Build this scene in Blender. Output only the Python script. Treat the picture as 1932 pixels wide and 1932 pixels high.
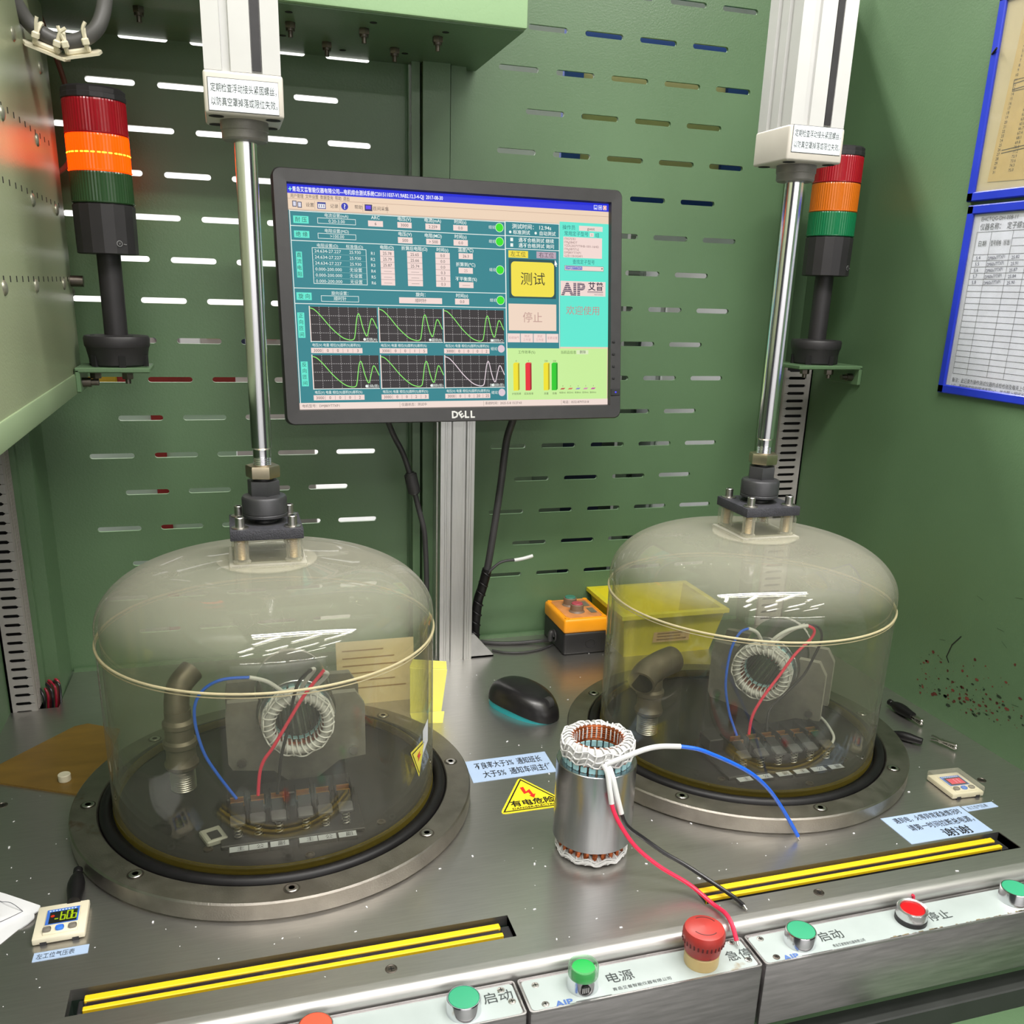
import bpy, bmesh, math, random
from mathutils import Vector, Matrix
for _o in list(bpy.data.objects):
    bpy.data.objects.remove(_o)
SC = bpy.context.scene
COL = SC.collection
random.seed(7)
S = 0.2            # metres per unit: all lengths below are in units of the steel ring's radius
PI = math.pi
sin, cos = math.sin, math.cos

# ------------------------------------------------------------------ camera
TH, RO, YA, CAMZ = 0.3085, 0.0319, 0.3038, 2.5933
fw = Vector((sin(YA)*cos(TH), cos(YA)*cos(TH), -sin(TH)))
r0 = Vector((cos(YA), -sin(YA), 0)); u0 = r0.cross(fw)
cr = cos(RO)*r0 + sin(RO)*u0
cu = -sin(RO)*r0 + cos(RO)*u0
cam_d = bpy.data.cameras.new('camera')
cam_d.sensor_width = 36; cam_d.sensor_fit = 'HORIZONTAL'
cam_d.lens = 1726.13/1932*36
cam_d.shift_y = (1095.22-966)/1932
cam_d.clip_start = 0.01
cam = bpy.data.objects.new('camera', cam_d); COL.objects.link(cam)
M = Matrix((cr, cu, -fw)).transposed().to_4x4()
M.translation = Vector((0, 0, CAMZ*S))
cam.matrix_world = M
SC.camera = cam

# ------------------------------------------------------------------ light and exposure
SC.view_settings.view_transform = 'Standard'
SC.view_settings.look = 'None'
SC.view_settings.exposure = 0.0
SC.view_settings.gamma = 1.0
SC.view_settings.use_curve_mapping = False
W = bpy.data.worlds.new('hall_air'); SC.world = W; W.use_nodes = True
W.node_tree.nodes['Background'].inputs[0].default_value = (0.78, 0.80, 0.82, 1)
W.node_tree.nodes['Background'].inputs[1].default_value = 0.045

SC.cycles.max_bounces = 9; SC.cycles.diffuse_bounces = 3; SC.cycles.glossy_bounces = 4; SC.cycles.transparent_max_bounces = 24
SC.cycles.sample_clamp_indirect = 6.0

def tube_lamp(name, x, y, z, lx, ly, power, rotz=0, col=(1.0, 0.97, 0.92)):
    d = bpy.data.lights.new(name, 'AREA'); d.shape = 'RECTANGLE'
    d.size = lx*S; d.size_y = ly*S; d.energy = power; d.color = col
    o = bpy.data.objects.new(name, d); COL.objects.link(o)
    o.location = (x*S, y*S, z*S); o.rotation_euler = (0, 0, rotz)
    return o
# twin fluorescent tubes above the bench, then the hall's ceiling lamps; those by the front wall are added fill
tube_lamp('bench_tube', 2.2, 2.55, 6.4, 6.0, 0.16, 10.4)
tube_lamp('bench_tube', 2.2, 2.25, 6.4, 6.0, 0.16, 10.4)
for (x, y, rz) in [(x+1.5*(y == -9), y, .75) for x in (-7, -1, 5, 11) for y in (-3, -9, -15)]:
    tube_lamp('hall_tube', x, y, 16, 5.5, 0.7, 16.0, rz)
for (x, y) in ((-7, -20.6), (0, -20.6), (7, -20.6), (13, -20.6)):
    tube_lamp('front_wall_fill', x, y, 8.5, 6.0, 0.8, 34.0)  # added lamps brightening the unseen front wall for reflections in the chrome
for (x, y) in ((-1.0, 11.0), (4.5, 11.5)):
    tube_lamp('rear_hall_tube', x, y, 11, 7.0, 0.8, 95.0)

# ------------------------------------------------------------------ materials
def lin(c):
    c = c/255.0
    return c/12.92 if c <= 0.04045 else ((c+0.055)/1.055)**2.4
def rgb(h):
    if isinstance(h, str):
        return tuple(lin(int(h[i:i+2], 16)) for i in (0, 2, 4))
    return tuple(h)
MATS = {}
def pm(name, col, rough=0.5, metal=0.0, var=0.10, vs=25.0, bump=0.0, bs=400.0, stretch=(1, 1, 1), rvar=0.08,
       emit=None, es=0.0, coat=0.0, spec=0.5, trans=0.0, alpha=1.0, spot=None, spotcol=None, spots=60.0):
    if name in MATS: return MATS[name]
    m = bpy.data.materials.new(name); m.use_nodes = True
    nt = m.node_tree; N = nt.nodes; L = nt.links
    b = N['Principled BSDF']; c = rgb(col)
    tc = N.new('ShaderNodeTexCoord'); mp = N.new('ShaderNodeMapping'); mp.inputs['Scale'].default_value = stretch
    L.new(tc.outputs['Object'], mp.inputs['Vector'])
    n = N.new('ShaderNodeTexNoise'); n.inputs['Scale'].default_value = vs; n.inputs['Detail'].default_value = 5
    L.new(mp.outputs[0], n.inputs['Vector'])
    r = N.new('ShaderNodeValToRGB')
    r.color_ramp.elements[0].position = .3; r.color_ramp.elements[1].position = .7
    r.color_ramp.elements[0].color = tuple(x*(1-var) for x in c)+(1,)
    r.color_ramp.elements[1].color = tuple(min(1, x*(1+var)) for x in c)+(1,)
    L.new(n.outputs['Fac'], r.inputs[0])
    out = r.outputs[0]
    if spot is not None:
        n2 = N.new('ShaderNodeTexNoise'); n2.inputs['Scale'].default_value = spots; n2.inputs['Detail'].default_value = 6
        L.new(mp.outputs[0], n2.inputs['Vector'])
        r2 = N.new('ShaderNodeValToRGB'); r2.color_ramp.elements[0].position = spot; r2.color_ramp.elements[1].position = min(1, spot+.03)
        r2.color_ramp.elements[0].color = (0, 0, 0, 1); r2.color_ramp.elements[1].color = (1, 1, 1, 1)
        L.new(n2.outputs['Fac'], r2.inputs[0])
        mx = N.new('ShaderNodeMixRGB'); mx.inputs[2].default_value = rgb(spotcol)+(1,)
        L.new(r2.outputs[0], mx.inputs[0]); L.new(out, mx.inputs[1]); out = mx.outputs[0]
    L.new(out, b.inputs['Base Color'])
    b.inputs['Metallic'].default_value = metal
    b.inputs['Specular IOR Level'].default_value = spec
    if rvar:
        mr = N.new('ShaderNodeMapRange'); mr.inputs[3].default_value = max(0.02, rough-rvar); mr.inputs[4].default_value = min(1, rough+rvar)
        L.new(n.outputs['Fac'], mr.inputs[0]); L.new(mr.outputs[0], b.inputs['Roughness'])
    else:
        b.inputs['Roughness'].default_value = rough
    if coat: b.inputs['Coat Weight'].default_value = coat; b.inputs['Coat Roughness'].default_value = .08
    if trans: b.inputs['Transmission Weight'].default_value = trans
    if alpha < 1: b.inputs['Alpha'].default_value = alpha
    if emit is not None:
        b.inputs['Emission Color'].default_value = rgb(emit)+(1,); b.inputs['Emission Strength'].default_value = es
    if bump:
        nb = N.new('ShaderNodeTexNoise'); nb.inputs['Scale'].default_value = bs; nb.inputs['Detail'].default_value = 3
        L.new(mp.outputs[0], nb.inputs['Vector'])
        bp = N.new('ShaderNodeBump'); bp.inputs['Strength'].default_value = bump; bp.inputs['Distance'].default_value = 0.002
        L.new(nb.outputs['Fac'], bp.inputs['Height']); L.new(bp.outputs[0], b.inputs['Normal'])
    MATS[name] = m
    return m

def clear_mat(name, tint, haze, hazecol, grough=0.03, scratch=0.0, vs=10.0, top=0.0):
    """thin clear plastic wall: see-through, mirror-like at grazing angles, a scattering haze for dust and painted-in sheen"""
    if name in MATS: return MATS[name]
    m = bpy.data.materials.new(name); m.use_nodes = True
    nt = m.node_tree; N = nt.nodes; L = nt.links
    N.remove(N['Principled BSDF']); out = N['Material Output']
    g = N.new('ShaderNodeNewGeometry')
    dp = N.new('ShaderNodeVectorMath'); dp.operation = 'DOT_PRODUCT'
    L.new(g.outputs['Normal'], dp.inputs[0]); L.new(g.outputs['Incoming'], dp.inputs[1])
    ab = N.new('ShaderNodeMath'); ab.operation = 'ABSOLUTE'; L.new(dp.outputs['Value'], ab.inputs[0])
    sb = N.new('ShaderNodeMath'); sb.operation = 'SUBTRACT'; sb.inputs[0].default_value = 1; L.new(ab.outputs[0], sb.inputs[1])
    pw = N.new('ShaderNodeMath'); pw.operation = 'POWER'; pw.inputs[1].default_value = 5; L.new(sb.outputs[0], pw.inputs[0])
    ma = N.new('ShaderNodeMath'); ma.operation = 'MULTIPLY_ADD'; ma.inputs[1].default_value = .93; ma.inputs[2].default_value = .045
    L.new(pw.outputs[0], ma.inputs[0])
    tr = N.new('ShaderNodeBsdfTransparent'); tr.inputs[0].default_value = tuple(tint)+(1,)
    gl = N.new('ShaderNodeBsdfGlossy'); gl.inputs['Roughness'].default_value = grough
    m1 = N.new('ShaderNodeMixShader'); L.new(ma.outputs[0], m1.inputs[0]); L.new(tr.outputs[0], m1.inputs[1]); L.new(gl.outputs[0], m1.inputs[2])
    df = N.new('ShaderNodeBsdfDiffuse'); df.inputs[0].default_value = rgb(hazecol)+(1,)
    tl = N.new('ShaderNodeBsdfTranslucent'); tl.inputs[0].default_value = rgb(hazecol)+(1,)
    md = N.new('ShaderNodeMixShader'); md.inputs[0].default_value = .4; L.new(df.outputs[0], md.inputs[1]); L.new(tl.outputs[0], md.inputs[2])
    tc = N.new('ShaderNodeTexCoord'); nz = N.new('ShaderNodeTexNoise'); nz.inputs['Scale'].default_value = vs; nz.inputs['Detail'].default_value = 8
    nz.inputs['Roughness'].default_value = .7
    L.new(tc.outputs['Object'], nz.inputs['Vector'])
    mr = N.new('ShaderNodeMapRange'); mr.inputs[1].default_value = .3; mr.inputs[2].default_value = .75
    mr.inputs[3].default_value = haze*.55; mr.inputs[4].default_value = haze*1.45
    L.new(nz.outputs['Fac'], mr.inputs[0]); hz = mr.outputs[0]
    # the dust film looks denser where the wall is seen edge-on
    ed = N.new('ShaderNodeMath'); ed.operation = 'MULTIPLY_ADD'; ed.inputs[1].default_value = haze*2.6
    p2 = N.new('ShaderNodeMath'); p2.operation = 'POWER'; p2.inputs[1].default_value = 2.2; L.new(sb.outputs[0], p2.inputs[0])
    L.new(p2.outputs[0], ed.inputs[0]); L.new(hz, ed.inputs[2]); hz = ed.outputs[0]
    sz = N.new('ShaderNodeSeparateXYZ'); L.new(g.outputs['Normal'], sz.inputs[0])
    az = N.new('ShaderNodeMath'); az.operation = 'ABSOLUTE'; L.new(sz.outputs[2], az.inputs[0])
    tz = N.new('ShaderNodeMath'); tz.operation = 'MULTIPLY_ADD'; tz.inputs[1].default_value = haze*top; L.new(az.outputs[0], tz.inputs[0]); L.new(hz, tz.inputs[2]); hz = tz.outputs[0]  # extra haze on upward faces: settled dust plus overhead reflection put into the colour
    if scratch:
        wv = N.new('ShaderNodeTexVoronoi'); wv.feature = 'DISTANCE_TO_EDGE'; wv.inputs['Scale'].default_value = 60
        mpp = N.new('ShaderNodeMapping'); mpp.inputs['Scale'].default_value = (1.2, .5, .9); mpp.inputs['Rotation'].default_value = (.5, .8, .3)
        L.new(tc.outputs['Object'], mpp.inputs[0]); L.new(mpp.outputs[0], wv.inputs['Vector'])
        lt = N.new('ShaderNodeMath'); lt.operation = 'LESS_THAN'; lt.inputs[1].default_value = .004; L.new(wv.outputs['Distance'], lt.inputs[0])
        n3 = N.new('ShaderNodeTexNoise'); n3.inputs['Scale'].default_value = 18; L.new(tc.outputs['Object'], n3.inputs['Vector'])
        gt = N.new('ShaderNodeMath'); gt.operation = 'GREATER_THAN'; gt.inputs[1].default_value = .62; L.new(n3.outputs['Fac'], gt.inputs[0])
        mu = N.new('ShaderNodeMath'); mu.operation = 'MULTIPLY'; L.new(lt.outputs[0], mu.inputs[0]); L.new(gt.outputs[0], mu.inputs[1])
        m3 = N.new('ShaderNodeMath'); m3.operation = 'MULTIPLY_ADD'; m3.inputs[1].default_value = scratch; L.new(mu.outputs[0], m3.inputs[0]); L.new(hz, m3.inputs[2]); hz = m3.outputs[0]
    m2 = N.new('ShaderNodeMixShader'); L.new(hz, m2.inputs[0]); L.new(m1.outputs[0], m2.inputs[1]); L.new(md.outputs[0], m2.inputs[2])
    L.new(m2.outputs[0], out.inputs['Surface'])
    MATS[name] = m
    return m

def print_mat(hexcol, glow):
    k = ('glow_' if glow else 'ink_')+hexcol
    if k in MATS: return MATS[k]
    if glow: return pm(k, '101010', .35, 0, var=0, rvar=0, emit=hexcol, es=glow, spec=.3)
    return pm(k, hexcol, .6, 0, var=.06, vs=60, rvar=0)

# ------------------------------------------------------------------ mesh builder
class MB:
    def __init__(s): s.v = []; s.f = []; s.m = []; s.cur = 0
    def add(s, vs, fs, mat=None, T=None):
        b = len(s.v)
        if T is not None: vs = [T @ Vector(p) for p in vs]
        s.v += [tuple(p) for p in vs]; s.f += [tuple(b+i for i in f) for f in fs]
        s.m += [s.cur if mat is None else mat]*len(fs)
        return s
    def box(s, x0, x1, y0, y1, z0, z1, T=None):
        v = [(x, y, z) for x in (x0, x1) for y in (y0, y1) for z in (z0, z1)]
        return s.add(v, [(0, 1, 3, 2), (4, 6, 7, 5), (0, 4, 5, 1), (2, 3, 7, 6), (0, 2, 6, 4), (1, 5, 7, 3)], T=T)
    def rbox(s, x0, x1, y0, y1, z0, z1, r=.01, seg=2, T=None):
        bm = bmesh.new(); bmesh.ops.create_cube(bm, size=1)
        bmesh.ops.scale(bm, vec=(x1-x0, y1-y0, z1-z0), verts=bm.verts)
        bmesh.ops.translate(bm, vec=((x0+x1)/2, (y0+y1)/2, (z0+z1)/2), verts=bm.verts)
        bmesh.ops.bevel(bm, geom=list(bm.edges), offset=r, segments=seg, profile=.5, affect='EDGES')
        return s.addbm(bm, T)
    def addbm(s, bm, T=None):
        bm.verts.ensure_lookup_table()
        for i, v in enumerate(bm.verts): v.index = i
        vs = [v.co.copy() for v in bm.verts]; fs = [[v.index for v in f.verts] for f in bm.faces]
        bm.free(); return s.add(vs, fs, T=T)
    def lathe(s, prof, c=(0, 0, 0), n=48, T=None, close=False, a0=0.0):
        """prof: (radius, z) pairs turned about z through c"""
        vs = []; k = len(prof)
        for i in range(n):
            a = a0+2*PI*i/n
            for (r, z) in prof: vs.append((c[0]+r*cos(a), c[1]+r*sin(a), c[2]+z))
        fs = []
        for i in range(n):
            j = (i+1) % n
            for q in range(k if close else k-1):
                q2 = (q+1) % k
                fs.append((i*k+q, j*k+q, j*k+q2, i*k+q2))
        if not close:
            if prof[0][0] > 1e-6: fs.append(tuple(i*k for i in reversed(range(n))))
            if prof[-1][0] > 1e-6: fs.append(tuple(i*k+k-1 for i in range(n)))
        return s.add(vs, fs, T=T)
    def cyl(s, p0, p1, r, n=20, r1=None, T=None):
        p0 = Vector(p0); p1 = Vector(p1); d = p1-p0
        Q = Matrix.Translation(p0) @ d.to_track_quat('Z', 'Y').to_matrix().to_4x4()
        if T is not None: Q = T @ Q
        return s.lathe([(r, 0), (r if r1 is None else r1, d.length)], n=n, T=Q)
    def prism(s, poly, z0, z1, T=None):
        n = len(poly); a = 0
        for i in range(n): a += poly[i][0]*poly[(i+1) % n][1]-poly[(i+1) % n][0]*poly[i][1]
        if a < 0: poly = poly[::-1]
        vs = [(x, y, z0) for x, y in poly]+[(x, y, z1) for x, y in poly]
        fs = [tuple(reversed(range(n))), tuple(range(n, 2*n))]+[(i, (i+1) % n, n+(i+1) % n, n+i) for i in range(n)]
        return s.add(vs, fs, T=T)
    def tube(s, pts, r, n=10, sub=6, closed=False, caps=True, radii=None):
        P = [Vector(p) for p in pts]
        if sub > 1: P = spline(P, sub, closed)
        k = len(P); vs = []; fs = []; up = None
        for i, p in enumerate(P):
            a = P[i-1] if (i > 0 or closed) else p; b = P[(i+1) % k] if (i < k-1 or closed) else p
            t = (b-a).normalized()
            if up is None:
                up = t.orthogonal().normalized()
            else:
                up = (up-t*up.dot(t)).normalized()
            w = t.cross(up)
            rr = r if radii is None else radii(i/(k-1))
            for q in range(n):
                an = 2*PI*q/n; vs.append(p+rr*(cos(an)*up+sin(an)*w))
        for i in range(k if closed else k-1):
            j = (i+1) % k
            for q in range(n):
                q2 = (q+1) % n; fs.append((i*n+q, i*n+q2, j*n+q2, j*n+q))
        if caps and not closed:
            fs.append(tuple(reversed(range(n)))); fs.append(tuple(range((k-1)*n, k*n)))
        return s.add(vs, fs)
    def torus(s, c, R, r, n=48, m=10, T=None):
        return s.lathe([(R+r*cos(2*PI*q/m), r*sin(2*PI*q/m)) for q in range(m)], c=c, n=n, T=T, close=True)
    def ball(s, c, r, n=12, sc=(1, 1, 1), T=None):
        Q = Matrix.Translation(Vector(c)) @ Matrix.Diagonal((sc[0], sc[1], sc[2], 1))
        if T is not None: Q = T @ Q
        m = max(4, n//2)
        return s.lathe([(r*sin(PI*i/m) if 0 < i < m else 0.0, -r*cos(PI*i/m)) for i in range(m+1)], n=n, T=Q)
    def build(s, name, mat, parent=None, origin=None, smooth=32, stuff=False):
        o0 = Vector(origin) if origin is not None else (Vector(parent['_o']) if parent is not None else Vector((0, 0, 0)))
        me = bpy.data.meshes.new(name)
        me.from_pydata([((x-o0.x)*S, (y-o0.y)*S, (z-o0.z)*S) for x, y, z in s.v], [], s.f)
        mats = mat if isinstance(mat, (list, tuple)) else [mat]
        for q in mats: me.materials.append(q)
        if len(mats) > 1: me.polygons.foreach_set('material_index', s.m)
        me.update()
        if smooth:
            me.polygons.foreach_set('use_smooth', [True]*len(me.polygons))
            me.set_sharp_from_angle(angle=math.radians(smooth))
        o = bpy.data.objects.new(name, me); COL.objects.link(o)
        o['_o'] = tuple(o0)
        if parent is not None:
            o.parent = parent
            po = Vector(parent['_o']); o.location = (o0-po)*S
        else:
            o.location = o0*S
        if stuff: o['kind'] = 'stuff'
        return o

def spline(P, sub, closed=False):
    out = []; n = len(P)
    rng = range(n if closed else n-1)
    for i in rng:
        if closed: a, b, c, d = P[i-1], P[i], P[(i+1) % n], P[(i+2) % n]
        else: a, b, c, d = P[max(i-1, 0)], P[i], P[i+1], P[min(i+2, n-1)]
        for k in range(sub):
            t = k/sub
            out.append(.5*((2*b)+(c-a)*t+(2*a-5*b+4*c-d)*t*t+(3*b-a-3*c+d)*t**3))
    if not closed: out.append(P[-1])
    return out

def thing(name, label, cat, loc, group=None):
    o = bpy.data.objects.new(name, None); COL.objects.link(o)
    o.location = Vector(loc)*S; o['_o'] = tuple(loc); o.empty_display_size = .02
    return tag(o, label, cat, group)
def tag(o, label, cat, group=None):
    o['label'] = label; o['category'] = cat
    if group: o['group'] = group
    return o
def struct(o): o['kind'] = 'structure'; return o

def plate_holes(outer, holes, z0, z1, T=None):
    """flat sheet with real holes, from a filled curve"""
    cud = bpy.data.curves.new('sheet', 'CURVE'); cud.dimensions = '2D'; cud.fill_mode = 'BOTH'; cud.extrude = (z1-z0)/2
    for poly in [outer]+holes:
        sp = cud.splines.new('POLY'); sp.points.add(len(poly)-1); sp.use_cyclic_u = True
        for p, q in zip(sp.points, poly): p.co = (q[0], q[1], 0, 1)
    ob = bpy.data.objects.new('sheet', cud); COL.objects.link(ob)
    bpy.context.view_layer.update()
    me = bpy.data.meshes.new_from_object(ob.evaluated_get(bpy.context.evaluated_depsgraph_get()))
    vs = [Vector((v.co.x, v.co.y, v.co.z+(z0+z1)/2)) for v in me.vertices]; fs = [tuple(p.vertices) for p in me.polygons]
    bpy.data.objects.remove(ob); bpy.data.curves.remove(cud); bpy.data.meshes.remove(me)
    return MB().add(vs, fs, T=T)

# ------------------------------------------------------------------ flat print (lettering, screens, labels)
_TX = {}
def glyphs(text, off=0.0):
    k = (text, off)
    if k in _TX: return _TX[k]
    c = bpy.data.curves.new('txt', 'FONT'); c.body = text; c.size = 1; c.resolution_u = 2; c.offset = off
    ob = bpy.data.objects.new('txt', c); COL.objects.link(ob); bpy.context.view_layer.update()
    me = bpy.data.meshes.new_from_object(ob.evaluated_get(bpy.context.evaluated_depsgraph_get()))
    vs = [(v.co.x, v.co.y) for v in me.vertices]; fs = [tuple(p.vertices) for p in me.polygons]
    bpy.data.objects.remove(ob); bpy.data.curves.remove(c); bpy.data.meshes.remove(me)
    if not vs: vs = [(0, 0), (1, 0), (0, 1)]; fs = []
    x0 = min(v[0] for v in vs); x1 = max(v[0] for v in vs); y0 = min(v[1] for v in vs); y1 = max(v[1] for v in vs)
    _TX[k] = (vs, fs, x0, x1, y0, y1); return _TX[k]

class Print:
    """2D shapes on a plane; flip=True when y runs downward"""
    def __init__(s, flip=False): s.sh = []; s.fl = -1 if flip else 1; s.cols = []
    def ci(s, c):
        if c not in s.cols: s.cols.append(c)
        return s.cols.index(c)
    def poly(s, pts, c, l=0): s.sh.append(([(x, s.fl*y) for x, y in pts], [tuple(range(len(pts)))], s.ci(c), l))
    def rect(s, x0, y0, x1, y1, c, l=0): s.poly([(x0, y0), (x1, y0), (x1, y1), (x0, y1)], c, l)
    def frame(s, x0, y0, x1, y1, w, c, l=0):
        s.rect(x0, y0, x1, y0+w, c, l); s.rect(x0, y1-w, x1, y1, c, l); s.rect(x0, y0, x0+w, y1, c, l); s.rect(x1-w, y0, x1, y1, c, l)
    def disc(s, x, y, r, c, l=0, n=20): s.poly([(x+r*cos(2*PI*i/n), y+r*sin(2*PI*i/n)) for i in range(n)], c, l)
    def rrect(s, x0, y0, x1, y1, r, c, l=0):
        p = []
        for cx, cy, a in ((x1-r, y1-r, 0), (x0+r, y1-r, 90), (x0+r, y0+r, 180), (x1-r, y0+r, 270)):
            for k in range(6):
                t = math.radians(a+18*k); p.append((cx+r*cos(t), cy+r*sin(t)))
        s.poly(p, c, l)
    def line(s, pts, w, c, l=0):
        for (x0, y0), (x1, y1) in zip(pts, pts[1:]):
            dx, dy = x1-x0, y1-y0; d = math.hypot(dx, dy) or 1; nx, ny = -dy/d*w/2, dx/d*w/2; ex, ey = dx/d*w*.3, dy/d*w*.3
            s.poly([(x0+nx-ex, y0+ny-ey), (x1+nx+ex, y1+ny+ey), (x1-nx+ex, y1-ny+ey), (x0-nx-ex, y0-ny-ey)], c, l)
    def text(s, t, x, y, h, c, l=0, al='c', w=None, off=0.0, xs=1.0, rot=0.0):
        """h: em size; w: fit to this width"""
        vs, fs, x0, x1, y0, y1 = glyphs(t, off)
        sx = h*xs if w is None else w/(x1-x0); a = {'c': (x0+x1)/2, 'l': x0, 'r': x1}[al]; my = .36
        R = math.radians(rot); out = []
        for vx, vy in vs:
            px, py = (vx-a)*sx, (vy-my)*h
            out.append((x+px*cos(R)-py*sin(R), s.fl*y+px*sin(R)+py*cos(R)))
        s.sh.append((out, fs, s.ci(c), l))
    def build(s, name, parent, o, u, v, eps=.0016, glow=0, origin=None, stuff=True):
        o = Vector(o); u = Vector(u); v = Vector(v); n = u.cross(v).normalized()
        mb = MB()
        for pts, fs, ci, l in s.sh:
            mb.add([o+u*x+v*y+n*(eps*(l+1)) for x, y in pts], fs, mat=ci)
        fix = []
        for f in mb.f:      # face the reader
            a, b, c = (Vector(mb.v[i]) for i in f[:3])
            fix.append(f if (b-a).cross(c-a).dot(n) >= 0 else tuple(reversed(f)))
        mb.f = fix
        return mb.build(name, [print_mat(c, glow) for c in s.cols], parent, origin=origin, smooth=0, stuff=stuff)

# ------------------------------------------------------------------ palette
GREEN = pm('green_enamel', (.094, .166, .083), .36, 0, var=.05, vs=6, bump=.12, bs=420, rvar=.05)
GREEN_R = pm('green_enamel_chipped', (.094, .166, .083), .40, 0, var=.06, vs=6, bump=.12, bs=420, rvar=.05)
PALEGREEN = pm('pale_green_enamel', (.24, .37, .20), .38, 0, var=.04, vs=5, bump=.10, bs=420, rvar=.05)
STEEL = pm('brushed_steel', (.56, .545, .52), .34, .95, var=.05, vs=30, stretch=(1, 16, 16), rvar=.03, coat=.12)
STEEL_F = pm('brushed_steel_front', (.46, .44, .44), .38, 1, var=.14, vs=30, stretch=(1, 10, 10), bump=.06, bs=200, rvar=.08)
CAST = pm('ground_steel', (.33, .305, .268), .40, 1, var=.14, vs=45, bump=.12, bs=700, spot=.63, spotcol=(.25, .19, .15), spots=12)
BOLT = pm('bolt_steel', (.55, .53, .50), .30, 1, var=.08)
DARKBOLT = pm('dark_bolt', (.16, .14, .12), .42, 1, var=.2)
CHROME = pm('chrome', (.80, .80, .83), .17, 1, var=.03, rvar=.02)
ALU = pm('anodised_aluminium', (.62, .62, .61), .36, 1, var=.05, vs=30, stretch=(30, 30, 1))
NUT = pm('zinc_nut', (.52, .45, .33), .34, 1, var=.12, vs=60)
BLACK = pm('black_plastic', (.018, .017, .019), .45, 0, var=.1, vs=60, bump=.03)
RUBBER = pm('black_rubber', (.006, .0055, .006), .45, 0, var=.2, vs=40, spec=.3)
MATTE = pm('dark_void', (.006, .006, .006), .9, 0, var=.1)
IRON = pm('blackened_steel', (.075, .075, .08), .42, .6, var=.15, vs=60)
PLATE = pm('black_cast_plate', (.045, .045, .055), .62, .2, var=.2, vs=120, bump=.5, bs=900)
IVORY = pm('ivory_enamel', (.43, .43, .42), .35, 0, var=.03)
OLIVE = pm('olive_green_enamel', (.34, .38, .235), .32, 0, var=.06, vs=5, bump=.10, bs=420, rvar=.05)
DUCT = pm('grey_trunking', (.30, .285, .27), .5, 0, var=.06)
DUCT_D = pm('grey_trunking_cover', (.27, .25, .23), .5, 0, var=.06)
CREAM = pm('cream_plastic', (.74, .68, .52), .42, 0, var=.06, vs=50)
YELLOW = pm('yellow_plastic', (.85, .56, .012), .40, 0, var=.04)
BINY = pm('yellow_bin_plastic', (.62, .55, .02), .40, 0, var=.06)
ORANGE = pm('orange_plastic', (.95, .36, .01), .38, 0, var=.05)
ORANGE_D = pm('orange_top_dirty', (.60, .24, .08), .5, 0, var=.2, vs=60)
RED = pm('red_plastic', (.50, .03, .03), .36, 0, var=.10, vs=60)
WHITE = pm('white_paper', (.80, .80, .82), .7, 0, var=.03)
PANELW = pm('panel_label_film', (.40, .455, .445), .34, 0, var=.05, vs=30, spot=.70, spotcol=(.30, .27, .20), spots=18)
BOARDBLUE = pm('blue_board_frame', (.012, .03, .42), .35, 0, var=.05)
COPPER = pm('enamelled_copper', (.42, .11, .035), .30, .8, var=.3, vs=120, stretch=(1, 1, 6))
LACE = pm('white_lacing', (.52, .52, .51), .65, 0, var=.10, vs=90, bump=.3, bs=300)
CORD = pm('white_cord', (.68, .68, .67), .55, 0, var=.04, vs=90)
INSUL = pm('pale_blue_insulation', (.38, .66, .70), .45, 0, var=.05)
CORE = pm('stator_core_steel', (.42, .43, .45), .25, 1, var=.05, vs=40, stretch=(9, 9, 1), rvar=.05)
SLEEVE = pm('white_sleeve', (.64, .65, .64), .4, 0, var=.03)
W_RED = pm('red_wire', (.75, .02, .07), .35, 0, var=.03)
W_BLUE = pm('blue_wire', (.01, .12, .70), .35, 0, var=.03)
W_BLACK = pm('black_wire', (.012, .012, .014), .35, 0, var=.03)
TIN = pm('tinned_copper', (.6, .58, .55), .3, 1)
CABLE = pm('grey_black_cable', (.035, .034, .035), .5, 0, var=.1)
BRASSY = pm('copper_contact', (.95, .50, .18), .38, 1, var=.1)

# ------------------------------------------------------------------ setting
WTOP = 4.75
f = struct(MB().box(-14, 16, -22, 19, -4.6, -4.5).build('floor', pm('hall_floor', (.20, .21, .20), .6, var=.1, vs=3)))
wr = struct(MB().box(-14, 16, 18.0, 18.3, -4.5, 14).build('wall_rear', pm('hall_wall', (.78, .78, .80), .8, var=.03)))
struct(MB().box(-14, 16, -22.3, -22, -4.5, 6.5).build('wall_front', pm('hall_wall', (.78, .78, .80), .8, var=.03)))  # unseen hall wall, added as a bright band for the chrome to reflect
wl = struct(MB().box(-1.46, -1.404, 2.0, 6.5, -4.5, WTOP).build('wall_left', GREEN))
wrt = MB().box(4.315, 4.38, 2.0, 6.5, -4.5, WTOP).build('wall_right', GREEN_R); struct(wrt)

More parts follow.
